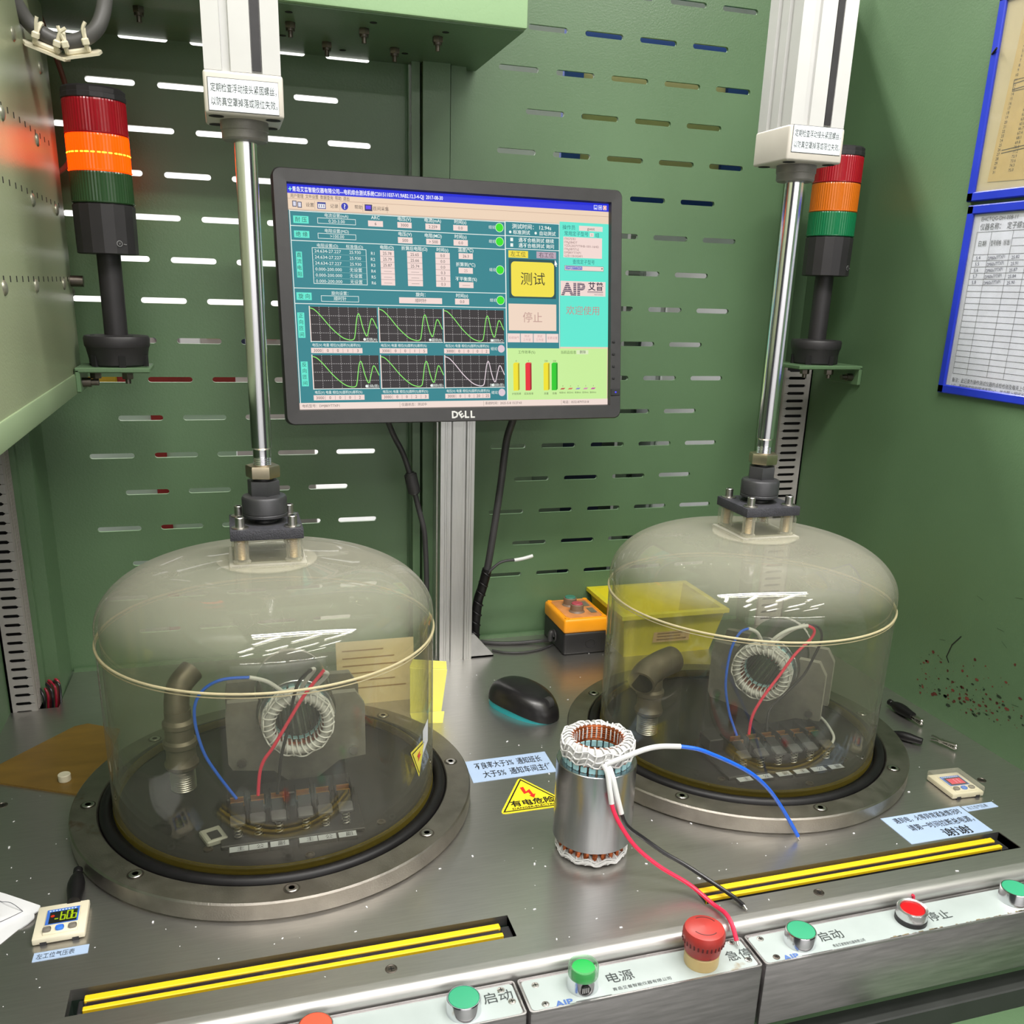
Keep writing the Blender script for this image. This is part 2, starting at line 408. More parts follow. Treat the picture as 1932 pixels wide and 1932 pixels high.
def slot_poly(x, z, L=.272, h=.034, n=5):
    r = h/2; p = []
    for cx, a in ((x+L-r, -90), (x+r, 90)):
        for k in range(n+1):
            t = math.radians(a+180*k/n); p.append((cx+r*cos(t), z+r*sin(t)))
    return p
XZ = Matrix(((1, 0, 0, 0), (0, 0, -1, 0), (0, 1, 0, 0), (0, 0, 0, 1)))       # sheet (x, y) stood up as (x, z)
def stand(y): return Matrix.Translation((0, y, 0)) @ XZ
holesL, holesR = [], []
for k in range(-3, 15):
    z = .99+.2443*k
    x0, n = (-.878, 5) if k % 2 == 0 else (-.683, 4)
    holesL += [slot_poly(x0+.394*j, z) for j in range(n)]
for k in range(0, 17):
    z = .4985+.2476*k
    x0, n = (1.812, 5) if k % 2 == 0 else (2.004, 4)
    holesR += [slot_poly(x0+.394*j, z) for j in range(n)]
back = MB().box(1.215, 1.268, 6.30, 6.47, 0, WTOP).box(1.279, 1.454, 6.26, 6.47, 0, WTOP).box(1.467, 1.565, 6.30, 6.47, 0, WTOP)\
    .box(1.19, 1.58, 6.44, 6.50, 0, WTOP).build('wall_back', GREEN); struct(back)
plate_holes([(-1.137, .0), (1.19, .0), (1.19, WTOP), (-1.137, WTOP)], holesL, -.012, .012, stand(6.41)).build('slotted_panel', GREEN, back)
plate_holes([(1.57, .0), (4.01, .0), (4.01, WTOP), (1.57, WTOP)], holesR, -.012, .012, stand(6.43)).build('slotted_panel', GREEN, back)
for (x0, x1) in ((-1.12, 1.16), (1.6, 3.99)):
    MB().box(x0, x1, 6.375, 6.40, .0, .026).build('foot_lip', GREEN, back)
# corner jambs
struct(MB().box(-1.225, -1.137, 5.98, 6.47, -.3, WTOP).box(-1.245, -1.215, 5.93, 5.99, -.3, WTOP).build('trim_1', GREEN))
struct(MB().box(4.01, 4.07, 6.22, 6.47, 0, WTOP).box(4.07, 4.315, 6.43, 6.47, 0, WTOP).build('trim_2', GREEN))
struct(MB().box(-1.404, -1.20, 6.44, 6.5, -.3, WTOP).build('trim_3', GREEN))

# rust chips and scuffs low on the right wall
def wall_marks():
    pr = Print(); rd = random.Random(3)
    for i in range(230):
        t = rd.random(); y = 3.3+1.3*rd.random()**.9; z = .09+abs(rd.gauss(0, .15))+.05*rd.random()+max(0, (4.45-y))*.10
        if z > .62: continue
        r = .0022+.0105*rd.random()**2.5; c = rd.choice(['5a2a1e', '4a2418', '23301f', '6b3226'])
        a0 = rd.random()*6; el = 1+1.6*rd.random()
        pr.poly([(-y+r*el*(.6+.6*rd.random())*cos(a0+q)*.9, z+r*(.6+.6*rd.random())*sin(a0+q)) for q in (0, 1.1, 2.0, 3.2, 4.2, 5.3)], c)
    pr.line([(-4.30, .60), (-4.36, .52), (-4.385, .43), (-4.36, .40)], .008, '1c1f1a')
    pr.line([(-3.83, .74), (-3.80, .70), (-3.77, .745)], .014, '151515')
    for i in range(16):
        y = 3.4+1.1*rd.random(); z = .2+.8*rd.random(); a = rd.uniform(-.5, .5)
        pr.line([(-y, z), (-y+.05*cos(a), z+.05*sin(a))], .002, '2c3d2a')
    pr.build('paint_chips', wrt, (4.314, 0, 0), (0, -1, 0), (0, 0, 1), eps=.0008)
wall_marks()

# ------------------------------------------------------------------ worktop
wt = thing('steel_worktop', 'brushed stainless steel bench top with rounded front edge carrying both test stations', 'worktop', (0, 0, 0))
SL = [(-.71, 3.047, 1.026, 3.186), (1.905, 3.034, 3.673, 3.178)]
outer = [(-1.404, 2.93), (4.315, 2.93), (4.315, 6.40), (-1.123, 6.40), (-1.136, 5.82), (-1.404, 5.82)]
plate_holes(outer, [[(a, b), (c, b), (c, d), (a, d)] for a, b, c, d in SL], -.05, 0).build('top_sheet', STEEL, wt)
nose = MB()
R = .034; prof = [(2.93, 0), (2.90, 0)]+[(2.90-R*sin(t), -R+R*cos(t)) for t in [PI/2*k/8 for k in range(1, 9)]]+[(2.866, -.20), (2.88, -.20), (2.88, -.05), (2.93, -.05)]
nose.prism(prof, -1.404, 4.315, T=Matrix(((0, 0, 1, 0), (1, 0, 0, 0), (0, 1, 0, 0), (0, 0, 0, 1))))
nose.build('rounded_edge', pm('rounded_steel', (.55, .54, .52), .42, .9, var=.05, vs=30, stretch=(1, 16, 16), rvar=.04), wt)
for (x, y) in ((.485, 2.988), (2.455, 2.978), (-1.227, 4.664), (3.99, 3.635)):
    MB().lathe([(.0245, -.002), (.0245, .002), (.021, .003), (.019, .001), (0, .001)], c=(x, y, 0), n=20).build('countersunk_screw', DARKBOLT, wt)
    q = MB(); q.box(x-.012, x+.012, y-.002, y+.002, .001, .0022).box(x-.002, x+.002, y-.012, y+.012, .001, .0022).build('cross_recess', MATTE, bpy.data.objects[wt.children[-1].name])
for a, b, c, d in SL:
    m = MB(); t = .012
    m.box(a-t, c+t, b-t, d+t, -.14, -.13).box(a-t, a, b-t, d+t, -.13, -.005).box(c, c+t, b-t, d+t, -.13, -.005).box(a, c, b-t, b, -.13, -.05).box(a, c, d, d+t, -.13, -.05)
    m.build('recess_tray', pm('recess_dark', (.02, .035, .025), .5, var=.2), wt)

def light_curtain(x0, x1, y, label):
    t = thing('light_curtain', label, 'light curtain', ((x0+x1)/2, y+.04, -.06), 'safety light bars sunk into the bench')
    MB().rbox(x0, x1, y, y+.080, -.129, -.016, .004, 1).build('housing', BLACK, t)
    MB().rbox(x0, x1, y, y+.022, -.05, -.004, .003, 1).build('yellow_edge', YELLOW, t)
    MB().rbox(x0, x1, y+.050, y+.082, -.05, -.004, .003, 1).build('yellow_edge', YELLOW, t)
    MB().box(x0+.01, x1-.01, y+.022, y+.050, -.017, -.012).build('window', pm('smoked_window', (.02, .015, .02), .12, var=.1), t)
    MB().rbox(x0-.022, x0, y+.002, y+.078, -.129, -.022, .004, 1).build('end_cap', BLACK, t)
    MB().rbox(x1, x1+.045, y+.002, y+.078, -.129, -.022, .004, 1).build('end_cap', BLACK, t)
light_curtain(-.655, .977, 3.069, 'yellow and black light bar sunk in bench in front of the left dome')
light_curtain(1.93, 3.595, 3.070, 'yellow and black light bar sunk in bench in front of the right dome')

# white lint specks scattered over the steel
sp = MB(); rd = random.Random(11)
for i in range(420):
    x = rd.uniform(-1.2, 4.0); y = rd.uniform(2.95, 6.2)
    if (math.hypot(x-.136, y-4.395) < 1.0 or math.hypot(x-2.8075, y-4.3935) < 1.0): continue
    if any(a-.02 < x < c+.02 and b-.02 < y < d+.02 for a, b, c, d in SL): continue
    if y > 5.8 and x < -1.0: continue
    if rd.random() < .35 and y > 4.4: continue
    r = .0013+.0024*rd.random()**3; a = rd.random()*6; e = 1+rd.random()*1.5
    sp.box(-r*e, r*e, -r, r, .0006, r*.9, T=Matrix.Translation((x, y, 0)) @ Matrix.Rotation(a, 4, 'Z'))
o = sp.build('lint_specks', WHITE, stuff=True); o['label'] = 'tiny white lint specks strewn over the steel bench top'; o['category'] = 'lint'

# ------------------------------------------------------------------ test stations
CL = (.136, 4.395); CR = (2.8075, 4.3935)
DOME = clear_mat('hazed_acrylic', (.965, .968, .92), .036, (.53, .515, .44), .035, scratch=.10, top=8.5)
ACRYL = clear_mat('clear_acrylic', (.93, .94, .90), .26, (.80, .77, .68), .05)
AMBER = clear_mat('amber_rim', (.80, .72, .40), .34, (.17, .135, .025), .15)
GREYAC = clear_mat('grey_acrylic_sheet', (.55, .55, .53), .48, (.46, .45, .40), .1)

def ring(c, side):
    t = thing('flange_ring', f'heavy ground steel ring with eight socket screws under the {side} dome', 'ring', (c[0], c[1], 0))
    MB().lathe([(.872, .0), (.986, .0), (.992, .012), (1.0, .012), (1.0, .087), (.993, .095), (.878, .095), (.872, .089)], c=(c[0], c[1], 0), n=128, close=True).build('ring_body', CAST, t)
    for k in range(8):
        a = math.radians(45*k+(0 if side == 'left' else -1)); x, y = c[0]+.92*cos(a), c[1]+.92*sin(a)
        s = MB().lathe([(.0285, .094), (.0285, .0985), (.026, .1005), (.0140, .1005)], c=(x, y, 0), n=20)
        s.f.pop(); s.build('socket_screw', BOLT, t)
        p = t.children[-1]
        MB().lathe([(.0142, .0985), (0, .0985)], c=(x, y, 0), n=6).build('hex_socket', DARKBOLT, p)
        MB().lathe([(.0365, .0953), (.0365, .0958), (.0286, .0958)], c=(x, y, 0), n=24, close=True).build('counterbore_shade', DARKBOLT, p)  # dark annulus laid on the ring as the shade of a recess
    g = MB().torus((c[0], c[1], .085), .838, .030, n=96, m=12)
    g.lathe([(.868, .03), (.868, .075), (.80, .075), (.80, .03)], c=(c[0], c[1], 0), n=96, close=True)
    g.build('rubber_gasket', RUBBER, t)
    MB().lathe([(.800, .03), (.800, .070), (0, .070)], c=(c[0], c[1], 0), n=96).build('base_plate', pm('dark_base_plate', (.014, .014, .016), .42, .1, var=.25, vs=14), t)
    for (dx, dy) in ((.10, -.66), (.46, -.47), (-.35, -.5)):
        s = MB().lathe([(.022, .070), (.022, .078), (.012, .079), (.012, .074), (0, .074)], c=(c[0]+dx, c[1]+dy, 0), n=16).build('base_screw', DARKBOLT, t)
    return t
ring(CL, 'left'); ring(CR, 'right')

def dome_profile(off):
    r, z0, a, b = .800-off, 1.0386, .4163-off, .2662-off
    p = [(r, .098), (r, z0)]
    for k in range(1, 25):
        t = PI/2*k/24; p.append((.800-.4163+a*cos(t), z0+b*sin(t)))
    p += [(.25, z0+b+.018), (.12, z0+b+.028), (0, z0+b+.030)]
    return p
def vacuum_dome(c, side):
    t = thing('vacuum_dome', f'scratched clear acrylic bell dome of the {side} test station', 'dome', (c[0], c[1], .09), 'clear test domes')
    cc = (c[0], c[1], 0)
    o_, i_ = dome_profile(0), dome_profile(.022)
    MB().lathe(o_+i_[::-1], c=cc, n=128, close=True).build('bell_shell', DOME, t, smooth=40)
    MB().lathe([(.801, .098), (.801, .128), (.790, .132), (.777, .128), (.777, .098)], c=cc, n=128, close=True).build('amber_rim', AMBER, t)
    s = MB().torus((c[0], c[1], .968), .8015, .0062, n=128, m=8)
    s.torus((c[0], c[1], .950), .8005, .0028, n=128, m=6)
    s.build('glue_seam', pm('tan_glue_line', (.46, .40, .24), .4, var=.12, vs=60), t)
    # square acrylic mount, its four brass-filled posts and the black plate bolted on top
    h = .165; z0, z1, z2 = 1.325, 1.452, 1.502
    a = MB()
    a.rbox(c[0]-h-.012, c[0]+h+.012, c[1]-h-.012, c[1]+h+.012, 1.315, 1.337, .008, 2)
    a.lathe([(.235, 1.313), (.235, 1.3185), (0, 1.3185)], c=cc, n=48)
    a.build('mount_foot', ACRYL, t)
    MB().rbox(c[0]-h+.004, c[0]+h-.004, c[1]-h+.004, c[1]+h-.004, 1.337, z1, .02, 3).build('acrylic_block', clear_mat('block_acrylic', (.96, .96, .93), .09, (.80, .79, .70), .03), t)
    MB().rbox(c[0]-h, c[0]+h, c[1]-h, c[1]+h, z1, z2, .004, 2).build('black_plate', PLATE, t)
    MB().lathe([(.10, z2), (.10, z2+.002), (0, z2+.002)], c=cc, n=32).build('dark_disc', pm('dark_disc_matte', (.03, .03, .032), .7), t)  # flat disc darker than the plate, centred under the joint
    for sx in (-1, 1):
        for sy in (-1, 1):
            x, y = c[0]+sx*.118, c[1]+sy*.118
            p = MB().lathe([(.040, 1.338), (.040, 1.346), (.033, 1.352), (.033, z1)], c=(x, y, 0), n=24).build('post', ACRYL, t)
            th = [(.017, 1.352)]
            for k in range(16): th += [(.0195, 1.354+k*.006), (.0165, 1.357+k*.006)]
            th += [(.017, z1)]
            MB().lathe(th, c=(x, y, 0), n=16).build('threaded_rod', pm('brass_thread', (.80, .62, .38), .40, .6, var=.15), p)
            b = MB().lathe([(.0215, z2+.006), (.0215, z2+.050), (.019, z2+.053), (.0115, z2+.053)], c=(x, y, 0), n=24); b.f.pop()
            b = b.build('cap_bolt', BOLT, t)
            MB().lathe([(.0118, z2+.046), (0, z2+.046)], c=(x, y, 0), n=6).build('hex_socket', MATTE, b)
            MB().lathe([(.039, z2), (.039, z2+.005), (.036, z2+.0065), (.012, z2+.0065)], c=(x, y, 0), n=28).build('washer', BOLT, b)
    return t
domeL = vacuum_dome(CL, 'left'); domeR = vacuum_dome(CR, 'right')

def hexprof(r, z0, z1, c, ch=.012, a0=0.0):
    """hexagon bar with chamfered corners"""
    bm = bmesh.new()
    bmesh.ops.create_cone(bm, cap_ends=True, segments=6, radius1=r, radius2=r, depth=z1-z0, matrix=Matrix.Translation((c[0], c[1], (z0+z1)/2)) @ Matrix.Rotation(a0, 4, 'Z'))
    bmesh.ops.bevel(bm, geom=[e for e in bm.edges if abs(e.verts[0].co.z-e.verts[1].co.z) < 1e-6], offset=ch, segments=2, profile=.6, affect='EDGES')
    return bm

TXT1, TXT2 = '定期检查浮动接头紧固螺丝，', '以防真空罩掉落或限位失效。'
def lift_cylinder(c, side, dx, ztop):
    t = thing('lift_cylinder', f'white pneumatic cylinder whose chrome rod holds up the {side} dome', 'cylinder', (c[0], c[1], 1.502), 'dome lifting cylinders')
    x, y = c[0]+dx, c[1]; cc = (c[0], c[1], 0); h = .148
    # extruded body with grooves on its front and left faces
    P = [(-h, -h), (-.082, -h), (-.078, -h+.014), (-.050, -h+.014), (-.046, -h), (.034, -h), (.036, -h+.012), (.074, -h+.012), (.076, -h), (h, -h),
         (h, h), (-h, h), (-h, .07), (-h+.014, .066), (-h+.014, .036), (-h, .032), (-h, -.030), (-h+.014, -.034), (-h+.014, -.064), (-h, -.068)]
    bm = bmesh.new()
    MBt = MB().prism([(x+a, y+b) for a, b in P], 3.385, 6.6)
    MBt.build('cylinder_body', IVORY, t, smooth=20)
    MB().rbox(x-.155, x+.155, y-.155, y+.155, 3.225, 3.385, .012, 3).build('end_cap', pm('ivory_cap', (.47, .44, .39), .42, var=.05), t)
    for sx in (-1, 1):
        for sy in (-1, 1):
            MB().lathe([(.030, 3.2225), (.030, 3.2235), (.0, 3.2235)], c=(x+sx*.112, y+sy*.112, 0), n=16).build('cap_screw_hole', MATTE, t)
    MB().box(x+.038, x+.072, y-.147, y-.139, 3.395, 6.0 if side == 'left' else 3.93).build('black_slot_strip', BLACK, t)
    MB().lathe([(.098, 3.225), (.098, 3.19), (.094, 3.186), (.094, 3.158), (.088, 3.150), (.05, 3.150)], c=cc, n=48).build('rod_gland', pm('grey_gland', (.20, .19, .175), .5, .3, var=.15, vs=60, bump=.2, bs=400), t)
    rod = [(.0465, 3.2), (.0465, 1.856), (.041, 1.848), (.041, 1.815)]
    for k in range(5): rod += [(.0415, 1.812-k*.009), (.037, 1.8075-k*.009)]
    MB().lathe(rod[::-1], c=cc, n=40).build('rod', CHROME, t)
    MB().addbm(hexprof(.079, 1.715, 1.775, c, .010, .35 if side == 'left' else .75)).build('lock_nut', NUT, t)
    MB().lathe([(.047, 1.69), (.047, 1.72)], c=cc, n=24).build('thread', BLACK, t)
    MB().addbm(hexprof(.076, 1.62, 1.703, c, .006, .2 if side == 'left' else .55)).build('coupling_hex', IRON, t)
    MB().lathe([(.055, 1.516), (.086, 1.523), (.104, 1.534), (.104, 1.545), (.101, 1.548), (.104, 1.551), (.104, 1.618), (.098, 1.628), (.070, 1.636), (.05, 1.636)], c=cc, n=56).build('floating_joint', IRON, t)
    MB().lathe([(.055, 1.504), (.050, 1.520)], c=cc, n=32).build('joint_stud', BLACK, t)
    # adhesive warning label on the end cap
    lp = Print(); w, hh = .275, .122
    lp.rect(0, 0, w, hh, '3a3a38', 0); lp.rect(.003, .003, w-.001, hh-.002, 'd3dbde', 1)
    lp.text(TXT1, .012, .086, .034, '2b2f33', 2, al='l', w=.255); lp.text(TXT2, .012, .036, .034, '2b2f33', 2, al='l', w=.257)
    ox = x-.148+(.008 if side == 'left' else .012)
    lp.build('warning_label', t, (ox, y-.1552, 3.236 if side == 'left' else 3.262), (1, 0, 0), (0, 0, 1), eps=.0007)
    if side == 'left':
        mk = Print(); mk.text('ROD JOINT', 0, 0, .012, '6a6a6a', 0); mk.rect(.035, -.024, .062, -.008, '6a6a6a', 0)
    else:
        MB().box(x+.036, x+.074, y-.150, y-.139, 3.93, 4.02).build('slot_end_clip', CREAM, t)
        MB().cyl((x+.055, y-.153, 3.965), (x+.055, y-.149, 3.965), .008, 12).build('clip_screw', BLACK, t)
    return t
lift_cylinder(CL, 'left', .0, 0); lift_cylinder(CR, 'right', -.005, 0)

# ------------------------------------------------------------------ stators (motor windings)
def lacing(mb, T, ro, ri, z0, z1, seed, n=30):
    """net of white cord wound round an end turn"""
    rd = random.Random(seed)
    for k in range(n):
        a = 2*PI*k/n; b = a+2*PI/n*(.5+.3*rd.random()); zm = (z0+z1)/2
        P = []
        for (r, z, an) in ((ri-.002, z0+.02, a), (ri, z1-.012, a), ((ro+ri)/2, z1+.006, (a+b)/2), (ro+.003, z1-.015, b), (ro+.005, zm, (a+b)/2+.03*rd.random()), (ro+.003, z0+.012, a)):
            P.append(T @ Vector((r*cos(an), r*sin(an), z)))
        mb.tube(P, .0042, n=5, sub=4)
    for zz, rr in ((z1-.012, ro+.002), (z0+.5*(z1-z0), ro+.004), (z0+.016, ro+.002)):
        P = [T @ Vector(((rr+rd.uniform(-.002, .003))*cos(2*PI*q/36), (rr+rd.uniform(-.002, .003))*sin(2*PI*q/36), zz+.010*sin(q*1.9+seed))) for q in range(36)]
        mb.tube(P, .0042, n=5, sub=2, closed=True)
def stator(label, T, H, zs, parent_loc, seed, rc=.190, bare=True):
    """axis along local z: bottom end turn from 0, core from zs[0] to zs[1], top end turn to zs[2]"""
    t = thing('motor_stator', label, 'motor stator', parent_loc, 'wound motor stators')
    z0, z1, z2 = zs; ib = .118
    MB().lathe([(ib, z0), (rc-.003, z0), (rc, z0+.003), (rc, z1-.003), (rc-.003, z1), (ib, z1)], n=72, T=T, close=True).build('laminated_core', CORE, t)
    teeth = MB()
    for k in range(24):
        a = 2*PI*k/24; Q = T @ Matrix.Rotation(a, 4, 'Z')
        teeth.box(.108, .120, -.0085, .0085, z0+.003, z1-.003, T=Q)
    teeth.build('bore_teeth', pm('bore_steel', (.20, .21, .22), .35, 1, var=.2), t, stuff=True)
    for (a0, a1, s) in ((z1, z2, 1), (z0, 0.0, -1)):
        lo, hi = min(a0, a1), max(a0, a1)
        g = abs(a1-a0)*(.24 if s > 0 else .46)
        b0 = a0+s*g                                 # windings leave the core, then the laced end turn
        elo, ehi = min(b0, a1), max(b0, a1)
        ro, ri = .168, .116
        cp = MB()
        for k in range(24):
            a = 2*PI*(k+.5)/24; Q = T @ Matrix.Rotation(a, 4, 'Z')
            for r in (.124, .138, .152):
                cp.cyl((r, 0, a0-s*.01), (r, .004*s, b0+s*.012), .0105 if s > 0 else .0135, 6, T=Q)
        for k in range(7):
            rr = ri-.001-.0012*(k % 2)+(0 if bare else .016); zz = elo+(ehi-elo)*(.12+.76*k/6)
            cp.torus((0, 0, zz), rr+.006, .0085, n=48, m=6, T=T)
        cp.build('copper_winding', COPPER, t, stuff=True)
        e = ehi-elo
        body = MB().lathe([(ri+.016, elo+.14*e), (ro-.020, elo), (ro-.004, elo+.10*e), (ro+.002, elo+.40*e), (ro, elo+.68*e), (ro-.010, elo+.88*e), (ro-.024, ehi), (ri+.016, ehi-.02*e), (ri+.006, elo+.86*e), (ri+.012, elo+.6*e)], n=64, T=T, close=True)
        rd = random.Random(seed+s); body.v = [tuple(Vector(v)+Vector((rd.uniform(-1, 1), rd.uniform(-1, 1), rd.uniform(-1, 1)))*.0016) for v in body.v]
        body.build('end_turn', LACE, t, smooth=60)
        l = MB(); lacing(l, T, ro, ri, elo if s > 0 else elo, ehi, seed+s); l.build('lacing_cord', CORD, t, stuff=True)
        for k in range(24 if s > 0 else 0):
            a = 2*PI*(k+.5)/24; Q = T @ Matrix.Rotation(a, 4, 'Z')
            u = MB().rbox(.150, .163, -.0155, .0155, min(a0, a0+s*.030), max(a0, a0+s*.030), .003, 1, T=Q)
            u.rbox(.112, .118, -.012, .012, min(a0, a0+s*.034), max(a0, a0+s*.034), .002, 1, T=Q)
            u.build('slot_insulator', INSUL, t)
    return t
Tf = Matrix.Translation((1.565, 3.565, .006)) @ Matrix.Rotation(.4, 4, 'Z')
sf = stator('wound stator standing on end on bare steel between the two stations', Tf, 0, (.085, .487, .605), (1.565, 3.565, 0), 5)
def lead(parent, segs):
    for name, P, r, m in segs: MB().tube(P, r, n=10, sub=8).build(name, m, parent)
a_ = (1.55, 3.400, .560)
lead(sf, [('white_sleeve', [(1.535, 3.395, .555), (1.62, 3.385, .585), (1.72, 3.385, .612), (1.80, 3.385, .618), (1.90, 3.385, .605)], .0125, SLEEVE),
          ('blue_wire', [(1.895, 3.385, .606), (1.98, 3.37, .590), (2.07, 3.362, .550), (2.18, 3.362, .490), (2.29, 3.366, .418), (2.39, 3.375, .325), (2.475, 3.39, .222), (2.55, 3.385, .11), (2.603, 3.374, .022)], .0098, W_BLUE),
          ('wire_tip', [(2.603, 3.374, .022), (2.612, 3.372, .004)], .005, TIN),
          ('white_sleeve', [(1.525, 3.395, .555), (1.535, 3.365, .525), (1.538, 3.335, .46), (1.545, 3.32, .395)], .0125, SLEEVE),
          ('white_sleeve', [(1.552, 3.392, .545), (1.560, 3.355, .50), (1.572, 3.33, .43), (1.590, 3.305, .345)], .0125, SLEEVE),
          ('red_wire', [(1.543, 3.322, .405), (1.553, 3.305, .36), (1.585, 3.275, .29), (1.644, 3.235, .205), (1.74, 3.18, .125), (1.861, 3.115, .055), (1.925, 3.00, .020), (1.938, 2.92, .030), (1.940, 2.862, .012), (1.937, 2.812, -.028)], .0098, W_RED),
          ('wire_tip', [(1.937, 2.812, -.028), (1.936, 2.795, -.038)], .005, TIN),
          ('black_wire', [(1.588, 3.307, .355), (1.625, 3.31, .275), (1.715, 3.305, .195), (1.80, 3.26, .135), (1.879, 3.21, .095), (1.97, 3.12, .05), (2.036, 3.03, .022), (2.056, 2.965, .016)], .0098, W_BLACK),
          ('wire_tip', [(2.056, 2.965, .016), (2.060, 2.945, .008)], .005, TIN)])

# ------------------------------------------------------------------ inside the domes
def v_plate(T, label, seed):
    t = thing('stator_cradle', label, 'cradle', tuple(T @ Vector((0, .30, .07))), 'stator cradles')
    zb = .0745-T.translation.z
    outl = [(-.182, .075), (-.332, .075), (-.345, .0), (-.345, -.26), (-.325, -.296), (-.124, -.324), (.011, zb), (.206, -.305), (.345, -.289), (.345, .0), (.300, .075), (.182, .075)]
    outl += [(.197*cos(math.radians(22.4-4.5*k)), .197*sin(math.radians(22.4-4.5*k))) for k in range(1, 50)]
    for yy in (.19, .44): plate_holes(outl, [], -.022, .022, T @ Matrix.Translation((0, yy, 0)) @ XZ).build('grey_plate', GREYAC, t)
    MB().box(-.20, .24, .20, .46, zb, -.30, T=T).build('dark_bed', BLACK, t)
    for (x, z) in ((-.28, -.255), (.28, -.25)):
        MB().cyl((x, .15, z), (x, .166, z), .022, 16, T=T).build('plate_screw', BOLT, t)
TL_ = Matrix.Translation((.236, 4.16, .526))
TR_ = Matrix.Translation((2.905, 4.32, .475)) @ Matrix.Rotation(math.radians(-46), 4, 'Z')
for T, nm, sd in ((TL_, 'left', 11), (TR_, 'right', 21)):
    A = T @ Matrix.Translation((0, .605, 0)) @ Matrix.Rotation(PI/2, 4, 'X')
    lab = 'laced stator lying inside the left dome with its bore facing out' if nm == 'left' else 'laced stator lying inside the right dome, turned toward the bench middle'
    s = stator(lab, A, 0, (.085, .487, .605), tuple(T @ Vector((0, .3, -.19))), sd, bare=False)
    v_plate(T, f'grey clear plates cradling the stator inside the {nm} dome', sd)
    if nm == 'left':
        lead(s, [('blue_wire', [(-.077, 4.08, .212), (-.156, 4.08, .357), (-.208, 4.08, .476), (-.235, 4.08, .617), (-.23, 4.08, .725), (-.185, 4.08, .8), (-.102, 4.08, .839), (.016, 4.10, .830)], .0075, W_BLUE),
                 ('white_sleeve', [(.016, 4.10, .830), (.099, 4.12, .790), (.182, 4.16, .70)], .010, SLEEVE),
                 ('red_wire', [(.024, 4.08, .217), (.037, 4.08, .331), (.06, 4.08, .40), (.106, 4.08, .465), (.185, 4.08, .596), (.265, 4.08, .726), (.36, 4.08, .843)], .0085, W_RED),
                 ('white_sleeve', [(.355, 4.08, .835), (.375, 4.10, .81), (.33, 4.15, .74), (.28, 4.19, .69)], .010, SLEEVE),
                 ('black_wire', [(.115, 4.08, .21), (.129, 4.1, .302), (.147, 4.1, .421), (.185, 4.1, .558), (.211, 4.1, .695), (.244, 4.1, .788), (.305, 4.1, .845)], .0085, W_BLACK),
                 ('white_sleeve', [(.300, 4.1, .842), (.315, 4.12, .83), (.27, 4.16, .75), (.25, 4.2, .69)], .010, SLEEVE)])
    else:
        lead(s, [('blue_wire', [(2.66, 4.10, .20), (2.640, 4.12, .26), (2.616, 4.15, .349), (2.577, 4.15, .518), (2.585, 4.15, .709), (2.629, 4.15, .816), (2.682, 4.15, .84)], .0075, W_BLUE),
                 ('white_sleeve', [(2.682, 4.15, .84), (2.746, 4.15, .806), (2.812, 4.17, .70)], .010, SLEEVE),
                 ('red_wire', [(2.733, 4.1, .213), (2.743, 4.1, .326), (2.797, 4.1, .435), (2.884, 4.1, .557), (2.97, 4.1, .679), (3.06, 4.1, .767), (3.073, 4.1, .82), (3.03, 4.11, .846)], .0085, W_RED),
                 ('white_sleeve', [(3.035, 4.11, .845), (2.928, 4.12, .825), (2.86, 4.14, .777), (2.83, 4.18, .70)], .0105, SLEEVE),
                 ('black_wire', [(2.85, 4.1, .215), (2.871, 4.13, .331), (2.956, 4.13, .422), (3.064, 4.13, .527), (3.118, 4.13, .637), (3.154, 4.13, .748), (3.118, 4.13, .822), (3.03, 4.13, .842)], .0075, W_BLACK),
                 ('white_sleeve', [(3.03, 4.13, .842), (2.95, 4.14, .81), (2.88, 4.17, .74), (2.86, 4.19, .69)], .010, SLEEVE)])

